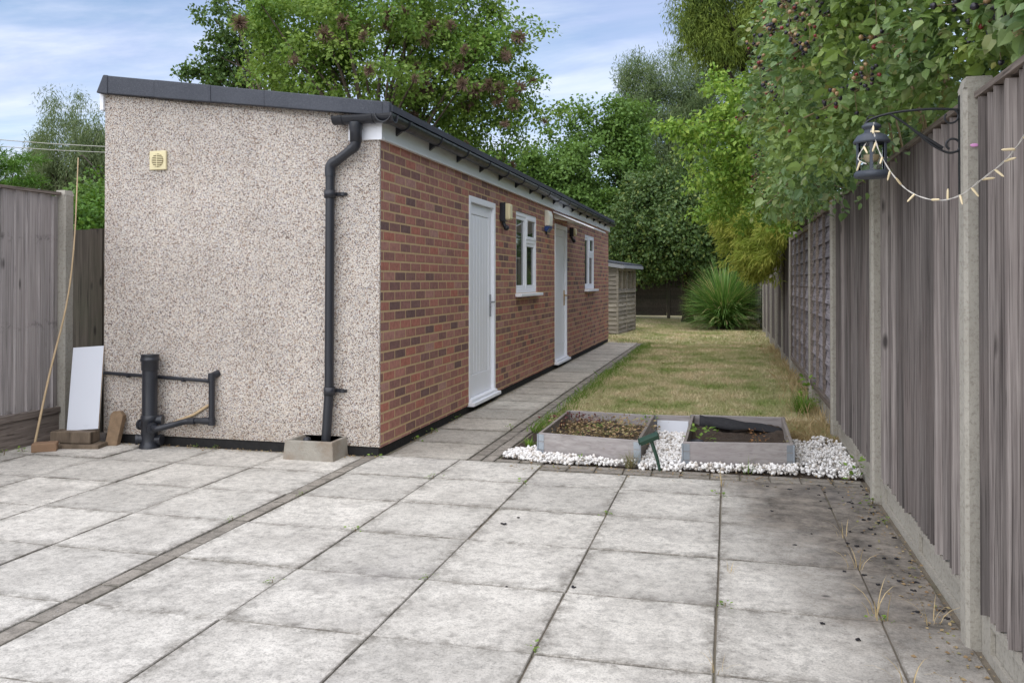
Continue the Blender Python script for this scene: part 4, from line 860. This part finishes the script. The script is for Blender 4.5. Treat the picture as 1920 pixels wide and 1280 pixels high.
# fallen berries on the slabs and leaves on the lawn
gB = 'fallen berries on the slabs by the fence'; f0 = None; rr = random.Random(5)
for i in range(70):
    x = .84-abs(rr.gauss(0, .24)); y = 5.8-abs(rr.gauss(0, 1.15)) if i < 60 else rr.uniform(2.0, 5.6)
    if i >= 60: x = rr.uniform(-1.2, .6)
    if f0 is None:
        mb = MB()
        for q in range(5): mb.ball((rr.gauss(0, .007), rr.gauss(0, .007), .004), rr.uniform(.006, .010), (7, 5), (1, 1, .55))
        f0 = mb.build('fallen_berry', M['squash']); tag(f0, 'squashed black berry lying on the paving near the right fence', 'berry', gB); c = f0
    else: c = f0.copy(); COL.objects.link(c)
    c.location = (min(x, .80), y, 0); c.rotation_euler.z = rr.uniform(0, 6); s = rr.uniform(.35, .95); c.scale = (s, s*rr.uniform(.6, 1.2), .6)
gL = 'fallen leaves on the lawn'; f0 = None
for i in range(44):
    x, y = rr.uniform(-1.5, .7), 7.5+10*rr.random()**1.4
    if f0 is None:
        me = bpy.data.meshes.new('fallen_leaf'); V, F = LEAF_NEAR; me.from_pydata([tuple(v*.05) for v in V], [], F); f0 = finish(me, 'fallen_leaf', leaf_mat('fallen_leaf', [(0, (.42, .34, .2)), (1, (.3, .16, .06))], .2, .7), None); f0.data.materials[0].node_tree.nodes; tag(f0, 'small dry fallen leaf lying on the lawn', 'leaf', gL); c = f0
    else: c = f0.copy(); COL.objects.link(c)
    c.location = (x, y, .022); c.rotation_euler = (rr.uniform(-.3, .3), rr.uniform(-.3, .3), rr.uniform(0, 6)); s = rr.uniform(.8, 1.6); c.scale = (s, s, s)
# strap leaved clump on the lawn
fx, fy, _ = W(1357, 600, 22.6); ft = thing('strap_leaf_plant', 'big round clump of long green strap leaves on the lawn by the fence', 'plant', (fx, fy, 0))
r = np.random.default_rng(77); V = []; F = []; k = 8; n = 2300
for i in range(n):
    th = r.uniform(0, 6.283); el = math.acos(r.uniform(-.3, 1)); L = r.uniform(.85, 1.2)*(1.0+.35*max(0, math.cos(el))); w = r.uniform(.010, .02)
    c, s = math.cos(th), math.sin(th); b = len(V); tw = r.uniform(-.5, .5); base = np.array([fx+c*.14*r.uniform(0, 1), fy+s*.14*r.uniform(0, 1), .35*r.uniform(.1, 1.6)])
    p = base.copy(); e = el*.8; st = L/(k-1)
    for j in range(k):
        t = j/(k-1); ww = w*(1-t**1.8)+.001
        V += [(p[0]-s*ww, p[1]+c*ww, p[2]+tw*ww), (p[0]+s*ww, p[1]-c*ww, p[2]-tw*ww)]
        e2 = e+(.18+.6*(el/1.6))*t*t; p = p+st*np.array([c*math.sin(e2), s*math.sin(e2), math.cos(e2)]); p[2] = max(p[2], .02)
    for j in range(k-1): F.append((b+2*j, b+2*j+1, b+2*j+3, b+2*j+2))
me = bpy.data.meshes.new('foliage'); me.from_pydata(V, [], F); finish(me, 'foliage', M['l_flax'], ft)
MB().lathe([(.20, 0), (.17, .15), (.10, .35), (.01, .45)], (fx, fy, 0), 12).build('crown_base', M['bark_dark'], ft)

# ================================================================== lantern, its bracket, string lights
bx, by = .81, 3.255
br = thing('hanging_bracket', 'black wrought iron scroll bracket fixed to the nearest concrete post', 'bracket', (bx, by, 1.7))
yb = 3.37
MB().box((bx-.007, yb-.012, 1.60), (bx-.0005, yb+.012, 1.955)).build('back_bar', M['iron'], br)
MB().tube(catmull([(bx-.006, yb, 1.905), (bx-.10, yb, 1.912), (bx-.22, yb, 1.905), (bx-.30, yb, 1.885), (bx-.325, yb, 1.86), (bx-.315, yb, 1.84), (bx-.295, yb, 1.84)], 6), .0045, 8).build('arm', M['iron'], br)
def curl(cx, cz, r0, a0, a1, n=18, shrink=.55): return [(cx+r0*(1-(1-shrink)*i/n)*math.cos(a0+(a1-a0)*i/n), yb, cz+r0*(1-(1-shrink)*i/n)*math.sin(a0+(a1-a0)*i/n)) for i in range(n+1)]
MB().tube(catmull([(bx-.235, yb, 1.90), (bx-.17, yb, 1.85), (bx-.10, yb, 1.785), (bx-.045, yb, 1.752), (bx-.012, yb, 1.755)], 6)+curl(bx-.03, 1.778, .028, -.4, 4.2), .0042, 8).tube(curl(bx-.035, 1.88, .03, 1.4, -3.8), .0035, 8).tube([(bx-.15, yb, 1.832), (bx-.06, yb, 1.768)], .006, 8).build('scroll', M['iron'], br)
lx, ly, lz = bx-.300, yb, 1.668
ln = thing('hanging_lantern', 'grey metal tealight lantern hanging from the iron bracket', 'lantern', (lx, ly, lz))
L_ = (lx, ly, lz)
MB().lathe([(.001, 0), (.056, 0), (.062, .006), (.062, .016), (.055, .024), (.001, .026)], L_, 28).build('base', M['lantern'], ln)
q = MB().lathe([(.056, .125), (.064, .128), (.064, .134), (.050, .155), (.030, .164), (.026, .168), (.024, .180), (.034, .184), (.034, .192), (.018, .202), (.001, .204)], L_, 28); q.build('lid', M['lantern'], ln)
for i in range(6):
    a = 2*math.pi*i/6+.35; x, y = lx+.0545*math.cos(a), ly+.0545*math.sin(a); Mr = Matrix.Translation((x, y, lz)) @ Matrix.Rotation(a, 4, 'Z')
    MB().box((-.0022, -.0055, .0215), (.0022, .0055, .1275), Mr).build('upright', M['lantern'], ln)
MB().lathe([(.0505, .022), (.0505, .126)], L_, 28).build('glass', M['clear'], ln)
MB().lathe([(.001, .058), (.022, .060), (.027, .078), (.027, .084), (.001, .084)], L_, 18).tube([(lx-.05, ly, lz+.072), (lx+.05, ly, lz+.072)], .002, 6).build('candle_cup', M['candle'], ln)
MB().tube([(lx+.016*math.cos(t), ly, lz+.214+.016*math.sin(t)) for t in np.linspace(0, 2*math.pi, 18)], .002, 6).build('ring', M['iron'], ln)
fl = thing('string_lights', 'white twisted cable of unlit fairy lights sagging from the lantern along the fence', 'string lights', (lx, ly, lz))
path = catmull([(lx-.03, ly-.075, 1.71), (lx-.055, ly-.06, 1.735), (lx-.02, ly-.04, 1.80), (lx+.005, ly-.02, 1.865), (lx+.0, ly-.045, 1.84), (lx+.012, ly-.075, 1.76), (lx+.05, ly-.11, 1.67), (lx+.10, ly-.15, 1.60), (lx+.165, ly-.22, 1.562), (lx+.215, ly-.31, 1.565), (lx+.25, ly-.42, 1.60), (lx+.285, ly-.58, 1.65), (lx+.30, ly-.70, 1.71), (lx+.31, ly-.76, 1.77), (lx+.305, ly-.80, 1.81), (lx+.30, ly-.90, 1.83), (lx+.30, ly-1.2, 1.80)], 9)
for s_ in (0, math.pi):
    MB().tube([(p[0]+.0014*math.cos(i*.8+s_), p[1]+.0014*math.sin(i*.8+s_), p[2]+.0014*math.sin(i*.8+s_)) for i, p in enumerate(path)], .0013, 5, smooth=True).build('cable', M['cable'], fl)
rb = random.Random(8); bulb0 = None; NB = 26
pl_ = [Vector(p) for p in path]; cum = [0]
for i in range(1, len(pl_)): cum.append(cum[-1]+(pl_[i]-pl_[i-1]).length)
for i in range(NB):
    s_ = cum[-1]*(i+.4)/NB; j = max(k for k in range(len(cum)) if cum[k] <= s_); p = pl_[j]; d = Vector((rb.uniform(-.6, .6), rb.uniform(-.7, .3), rb.uniform(-1.2, .5))).normalized()
    if bulb0 is None:
        bulb0 = MB().tube([(0, 0, 0), (0, 0, .008), (0, 0, .03), (0, 0, .036)], [.0032, .0042, .0034, .0012], 8).build('bulb', M['bulb'], fl); bulb0.data.transform(Matrix.Translation(WL[fl.name])); b0 = bulb0
    else: b0 = bulb0.copy(); COL.objects.link(b0)
    b0.parent = fl; b0.location = p-WL[fl.name]; b0.rotation_euler = d.to_track_quat('Z', 'Y').to_euler()
o = MB().ball((0, 0, 0), .015, (10, 6), (.12, 1, .42)).build('petal', M['pink']); o.location = (.836, 3.299, 1.765); o.rotation_euler = (0, .2, 1.5); tag(o, 'pink petal stuck to the nearest concrete post', 'petal')
# overhead wires to the tree behind the building
for i, (za, zb_) in enumerate(((3.62, 3.50), (3.47, 3.44))):
    A = Vector((-16.5, 11.3, za+.75)); Bp = Vector((-5.85, 13.3, zb_+.1)); pth = [A.lerp(Bp, t/12)-Vector((0, 0, .35*4*(t/12)*(1-t/12))) for t in range(13)]
    o = MB().tube(pth, .008 if i == 0 else .007, 6).build('overhead_wire', M['wire']); rebase(o, A); tag(o, ('upper' if i == 0 else 'lower')+' pale overhead wire crossing in front of the trees at the left', 'wire')

# ================================================================== trees and shrubs
def limbs(mb, base, trunk_top, r0, targets, seed):
    r = np.random.default_rng(seed); b = np.array(base, float); t = np.array(trunk_top, float)
    mid = (b+t)/2+np.append(r.normal(size=2)*.06*np.linalg.norm(t-b), 0)
    tp = catmull([b, mid, t], 5); mb.tube(tp, [r0*(1.25-.55*i/(len(tp)-1)) if i else r0*1.5 for i in range(len(tp))], 10)
    for q in targets:
        s = np.array(tp[r.integers(len(tp)*4//5, len(tp))]); q = np.array(q); m = s*.5+q*.5+np.array([0, 0, .12*np.linalg.norm(q-s)])+r.normal(size=3)*.05*np.linalg.norm(q-s)
        pp = catmull([s, m, q], 5); rr_ = r0*r.uniform(.25, .5); mb.tube(pp, [rr_*(1-.85*i/(len(pp)-1)) for i in range(len(pp))], 6, False)
def tree(name, label, cat, lobes, base, leaf, bark, r0, seed, cr=.35, per=90, size=(.06, .10), tmpl=LEAF_FAR, droop=.25, flat=.6, out=.8, up=.7, zmin=None, nl=16, group=None, rough=.22, inner=.45, pw=.6, trunk_frac=.55, top=None):
    root = thing(name, label, cat, tuple(base), group); Cs = []
    for i, (c, rad, n) in enumerate(lobes): Cs.append(crown_clumps(c, rad, n, seed+i*7, inner, rough, zmin))
    C = np.concatenate(Cs); cen = np.array(lobes[0][0])
    P, D, N, S_ = clump_leaves(C, cr, per, seed+50, flat, droop, out, up, size, cen, pw)
    m = P[:, 2] > .05; instances('crown', P[m], D[m], N[m], S_[m], tmpl, leaf, root)
    r = np.random.default_rng(seed+99); tg = C[r.permutation(len(C))[:nl]]; mb = MB(); top = np.array(base)+(cen-np.array(base))*trunk_frac if top is None else np.array(top)
    limbs(mb, base, top, r0, tg, seed+3); mb.build('trunk', bark, root); return root, C, cen
g0 = lambda px, py, Z, z=0.0: (W(px, py, Z)[0], W(px, py, Z)[1], z)
# broad tree with brown seed heads behind the building
t, C, cen = tree('garden_tree', 'broad light green tree dotted with brown seed heads rising behind the outbuilding', 'tree',
    [(W(715, 165, 15), (2.45, 2.2, 2.45), 440), (W(900, 150, 14.6), (.95, .9, 1.3), 70), (W(560, 60, 15), (1.0, 1, 1.0), 60), (W(850, 10, 15), (1.0, 1.0, .9), 60)],
    (-5.9, 13.6, 0), M['l_big'], M['bark'], .15, 100, cr=.33, per=115, size=(.05, .095), droop=.3, nl=40, rough=.3)
r = np.random.default_rng(4); vd = unit(np.array([0, 0, CAMZ])-cen); cand = C[((C-cen)@vd > .7)]; cand = cand[r.permutation(len(cand))[:76]]; s0 = None
for c in cand:
    if s0 is None:
        dd = unit(r.normal(size=(280, 3))*np.array([1, 1, .6])+np.array([0, 0, .45])); ln_ = r.uniform(.07, .21, (280, 1)); sd = unit(np.cross(dd, r.normal(size=(280, 3))))*(.004+.010*r.uniform(size=(280, 1)))
        V = [(0, 0, 0)]+np.stack([dd*ln_*.85-sd, dd*ln_, dd*ln_*.85+sd], 1).reshape(-1, 3).tolist(); s0 = MB().add(V, [(0, 1+3*q, 2+3*q, 3+3*q) for q in range(280)]).build('seed_head', M['l_seed'], t); s0.data.transform(Matrix.Translation(WL[t.name])); o = s0
    else: o = s0.copy(); COL.objects.link(o)
    o.location = Vector(c+vd*.18)-WL[t.name]; o.rotation_euler = (r.uniform(0, 6), r.uniform(0, 6), r.uniform(0, 6)); s = r.uniform(.35, .85); o.scale = (s, s, s)
tree('round_leaf_tree', 'darker round leaved tree showing at the left of the broad tree with seed heads', 'tree',
    [(W(520, 30, 18), (1.5, 1.4, 1.3), 120), (W(405, 140, 18), (.42, .4, .32), 16), (W(395, 110, 18), (.30, .3, .36), 9), (W(345, 132, 18), (.25, .2, .12), 5), (W(450, 55, 18), (.4, .4, .4), 14), (W(430, 90, 18), (.25, .3, .4), 8), (W(440, 160, 18), (.5, .5, .3), 18)],
    (-8.2, 15.6, 0), M['l_apple'], M['bark'], .12, 200, cr=.26, per=60, size=(.07, .11), droop=.35, nl=22, rough=.3)
# trees beyond the lawn
tree('leafy_tree', 'mid green leafy tree beyond the far end of the brick building', 'tree',
    [(W(1110, 330, 28), (2.1, 2, 2.2), 260), (W(1000, 330, 27), (.9, .9, .7), 50), (W(1060, 400, 27), (1.6, 1.2, 1.0), 90), (W(1170, 250, 28), (.9, .9, 1.0), 50)],
    g0(1110, 526, 28), M['l_mid'], M['bark_dark'], .16, 300, cr=.45, per=110, size=(.09, .15), droop=.1, nl=16, rough=.3)
tree('feathery_tree', 'tall grey green feathery tree rising behind the darker trees at the end of the lawn', 'tree',
    [(W(1250, 240, 34), (1.9, 1.8, 2.5), 210), (W(1335, 210, 33), (1.5, 1.5, 2.6), 130), (W(1200, 190, 34), (.8, .8, 1.3), 40)],
    g0(1260, 526, 34), M['l_grey'], M['bark'], .18, 400, cr=.5, per=210, size=(.10, .20), tmpl=LEAF_THIN, droop=-.7, out=.5, up=.2, flat=1.3, nl=22, rough=.35)
tree('evergreen_tree', 'dark dense evergreen tree overhanging the shaded fence at the end of the lawn', 'tree',
    [(W(1275, 415, 25), (2.1, 2.2, 1.75), 330), (W(1190, 450, 25), (1.0, 1.4, 1.1), 90), (W(1370, 430, 25.5), (1.4, 1.6, 1.6), 120), (W(1260, 400, 28.5), (3.2, 1.6, 1.9), 170)],
    g0(1290, 526, 27), M['l_dark'], M['bark_dark'], .15, 500, cr=.42, per=115, size=(.07, .13), droop=.3, out=.5, up=.35, flat=.85, nl=14, zmin=1.35, rough=.28)
tree('dark_shrub', 'dark evergreen shrub behind the timber shed at the end of the brick building', 'shrub',
    [(W(1150, 470, 29), (1.6, 1.2, 1.3), 110), (W(1040, 440, 30), (1.8, 1.2, 1.5), 100)], g0(1150, 526, 29), M['l_dark'], M['bark_dark'], .1, 540, cr=.45, per=95, size=(.09, .15), zmin=1.2)
tree('boundary_hedge', 'tall dark mass of hedge beyond the fence at the far end of the garden', 'hedge',
    [(W(1230, 470, 36), (6.5, 1.3, 3.2), 420), (W(1440, 420, 34), (3.0, 1.3, 3.6), 160)], g0(1230, 526, 36), M['l_dark'], M['bark_dark'], .15, 560, cr=.7, per=75, size=(.14, .24), rough=.15, zmin=.3)
# right side, over the fence
tree('side_hedge', 'dark hedge standing behind the right fence beyond the bramble', 'hedge',
    [((2.1, 13.5, 2.6), (1.0, 5.5, 1.9), 330), ((2.6, 7.5, 2.4), (1.0, 4.0, 1.5), 160)], (2.2, 13, 0), M['l_dark'], M['bark_dark'], .12, 600, cr=.4, per=80, size=(.07, .12), rough=.15, zmin=.3)
tree('tall_conifer', 'tall dark conifer with drooping sprays at the top right behind the bramble', 'tree',
    [(W(1410, 0, 12.5), (.95, 1.4, 1.2), 190), (W(1325, 20, 12.3), (.36, .5, .75), 34), (W(1345, 85, 12.3), (.24, .4, .30), 12), (W(1470, -40, 12.5), (1.5, 1.5, 1.9), 150), (W(1300, 40, 12.2), (.13, .2, .30), 7)],
    (1.5, 13.2, 0), M['l_conifer'], M['bark_dark'], .16, 640, cr=.22, per=230, size=(.04, .10), tmpl=LEAF_THIN, droop=1.0, out=.5, flat=1.3, nl=26, rough=.3)
tree('climbing_shrub', 'bright light green climbing shrub arching over the right fence onto the lawn side', 'shrub',
    [((.36, 10.3, 2.65), (.62, 1.5, .80), 120), (W(1330, 300, 9.6), (.34, .5, .35), 22), (W(1290, 245, 9.3), (.22, .25, .10), 9), (W(1262, 240, 9.3), (.10, .1, .05), 4), (W(1330, 380, 10.5), (.35, .5, .25), 18), (W(1390, 250, 9.5), (.4, .5, .7), 50), (W(1350, 200, 9.8), (.25, .4, .4), 16)],
    (1.15, 10.2, 0), M['l_climb'], M['stem'], .025, top=(1.1, 10.2, 2.5), seed= 700, cr=.17, per=48, size=(.045, .075), tmpl=LEAF_MID, droop=.4, nl=34, rough=.35)
# drooping golden conifer foliage
gd = thing('golden_conifer', 'golden yellow feathery conifer spilling over the right fence above the strap leaved plant', 'shrub', (1.3, 13.6, 0))
C = np.concatenate([crown_clumps(W(1405, 440, 13.4), (.42, .8, .55), 120, 800, .3, .25), crown_clumps(W(1425, 490, 13.0), (.26, .5, .35), 50, 803, .2, .25), crown_clumps(W(1375, 400, 13.6), (.36, .5, .28), 40, 805, .2, .3), crown_clumps(W(1450, 430, 12.6), (.25, .6, .5), 50, 809, .2)])
C = C[C[:, 0] < .85]
P, D, N, S_ = clump_leaves(C, .13, 75, 810, 1.0, .9, .7, .2, (.06, .14), None); D[:, 0] -= .5
instances('foliage', P, D, N, S_, LEAF_THIN, M['l_gold'], gd)
mb = MB(); limbs(mb, (1.3, 13.6, 0), (1.2, 13.6, 2.3), .03, C[::20], 3); mb.build('stem', M['bark_dark'], gd)
# bramble
bb = thing('bramble', 'large bramble bush full of black and red berries hanging over the right fence', 'bush', (1.3, 5.5, 0))
r = np.random.default_rng(900)
ys = [2.0, 3.2, 3.5, 4.2, 5.2, 7.4, 9.6]
zl = lambda y: np.interp(y, ys, [2.0, 2.0, 1.98, 1.90, 1.80, 1.84, 1.95]); ov = lambda y: np.interp(y, ys, [.0, .02, .14, .46, .56, .56, .5]); ztp = lambda y: np.interp(y, ys, [2.35, 2.62, 2.75, 3.05, 3.4, 4.1, 4.4])
C = []
while len(C) < 820:
    y = r.uniform(2.0, 9.6); a = r.uniform(0, 1); zlo, zhi, o_ = zl(y), ztp(y), ov(y)
    h = r.uniform(0, 1)**.8; z = zlo+h*(zhi-zlo); prof = math.sin(math.pi*min(1, (h*.75+.22)))**.6   # bulge of the front face
    xf = .80-o_*prof+.07*math.sin(y*3.1+z*4)+.05*math.sin(y*7.3-z*6); x = xf+abs(r.normal())*.22+r.uniform(0, .06)
    if h > .9: x = r.uniform(xf, 1.9)
    if x > .70 and z < 2.03: continue
    C.append((x, y, z))
C = np.array(C); P, D, N, S_ = clump_leaves(C, .165, 58, 910, .9, .3, .8, .75, (.024, .052), None); S_ = S_*np.where(rng.uniform(size=len(S_)) < .16, 1.65, 1.0); D[:, 0] -= .3; N[:, 0] -= .2; N[:, 1] -= .1; N += rng.normal(size=N.shape)*.35
bad = ((P[:, 0] > .78) & (P[:, 2] < 1.97)) | ((P[:, 1] < 3.40) & (P[:, 0] < .80)); P, D, N, S_ = P[~bad], D[~bad], N[~bad], S_[~bad]
instances('foliage', P, D, N, S_, LEAF_NEAR, M['l_bramble'], bb)
mb = MB(); fr = C[(C[:, 0] < .55) & (C[:, 1] > 3.8)]
for q in fr[r.permutation(len(fr))[:46]]:
    s = np.array([1.15, q[1]+r.normal()*.35, q[2]+r.uniform(-.1, .5)]); e = q+np.array([-.10, r.normal()*.18, -.10]); mb.tube(catmull([s, (s+e)/2+np.array([0, 0, .16]), e], 7), .004, 5)
for i in range(14):
    y = r.uniform(2.6, 9); mb.tube(catmull([(1.35, y, .0), (1.25, y+.1, 1.2), (1.1, y+r.normal()*.3, 2.3), (.8, y+r.normal()*.4, ztp(y)-.2)], 6), .008, 6)
mb.build('stem', M['stem'], bb)
protos = []
for kind in range(4):
    mb = MB(); rb = random.Random(40+kind); pc = []
    for q in range(rb.randint(9, 15)):
        p = Vector((rb.gauss(0, .032), rb.gauss(0, .032), rb.gauss(0, .024))); R_ = rb.uniform(.0075, .0105)
        V = ICO2*R_*np.array([1, 1, 1.15])*(1+.13*np.sign(np.sin(ICO2[:, :1]*9)*np.sin(ICO2[:, 1:2]*9)*np.sin(ICO2[:, 2:3]*9)))+np.array(p); mb.add(V.tolist(), ICOF2.tolist(), True); pc.append(p)
    mb.nb = len(mb.f)
    for p in pc: mb.tube([(0, .0, .0), p*.5+Vector((0, 0, .006)), p], .0016, 5)
    protos.append(mb)
M['stalk'] = M['stem']; made = []
outer = C[(C[:, 2] > 2.0)]; xf = .80-ov(outer[:, 1]); outer = outer[(outer[:, 0]-xf < .28) & (outer[:, 1] > 2.6)]; pr = r.permutation(len(outer)); nearp = [q for q in pr if outer[q][1] < 5.0][:60]; pr = np.array(nearp+[q for q in pr if outer[q][1] >= 5.0][:36])
for i, q in enumerate(outer[pr]):
    q = q+np.array([-.13, -.10, .02])
    if q[1] < 3.42 and q[0] < .8: q[0] = .84
    if i < 4:
        o = protos[i].build('berry_cluster', [M['berry'], M['stem']], bb); [setattr(f_, 'material_index', 1) for f_ in o.data.polygons if f_.index >= protos[i].nb]; o.data.transform(Matrix.Translation(WL[bb.name])); made.append(o)
    else: o = made[i % 4].copy(); COL.objects.link(o)
    o.location = Vector(q)-WL[bb.name]; o.rotation_euler = (r.uniform(0, 6), r.uniform(0, 6), r.uniform(0, 6)); s = r.uniform(.8, 1.25); o.scale = (s, s, s)
# left side, beyond the fence
tree('weeping_tree', 'loose pale green weeping tree beyond the left fence', 'tree',
    [(W(140, 300, 24), (1.6, 1.5, 1.8), 250), (W(65, 370, 24), (1.0, .9, 1.0), 90), (W(195, 330, 24), (1.0, 1.0, 1.6), 110)],
    g0(140, 526, 24), M['l_willow'], M['bark'], .15, 1000, cr=.32, per=120, size=(.06, .15), tmpl=LEAF_THIN, droop=1.0, out=.5, flat=1.2, nl=40, rough=.35)
tree('conifer_bush', 'bright green conifer bush showing above the left end of the grey fence', 'bush', [(W(0, 335, 10), (.42, .4, .42), 60), (W(-10, 400, 10), (.5, .5, .6), 50)], g0(0, 526, 10), M['l_fern'], M['bark_dark'], .05, 1040, cr=.12, per=90, size=(.04, .09), tmpl=LEAF_THIN, droop=.1, out=1.0, flat=.5)
tree('green_bush', 'low bright green bush seen over the low dark fence beside the pebbledash wall', 'bush', [(W(190, 400, 9.6), (.30, .4, .22), 40), (W(165, 430, 9.6), (.3, .4, .25), 30), (W(200, 370, 11), (.3, .3, .35), 20)], g0(175, 526, 9.6), M['l_fern'], M['stem'], .03, 1060, cr=.13, per=55, size=(.03, .06), droop=.2)
tree('far_bushes', 'dull green bushes beyond the left fence under the weeping tree', 'bush', [(W(120, 400, 30), (3.4, 1.2, 1.5), 170), (W(190, 400, 18), (.7, .7, .7), 50)], g0(120, 526, 30), M['l_mid'], M['bark_dark'], .1, 1080, cr=.4, per=80, size=(.08, .14), rough=.2)
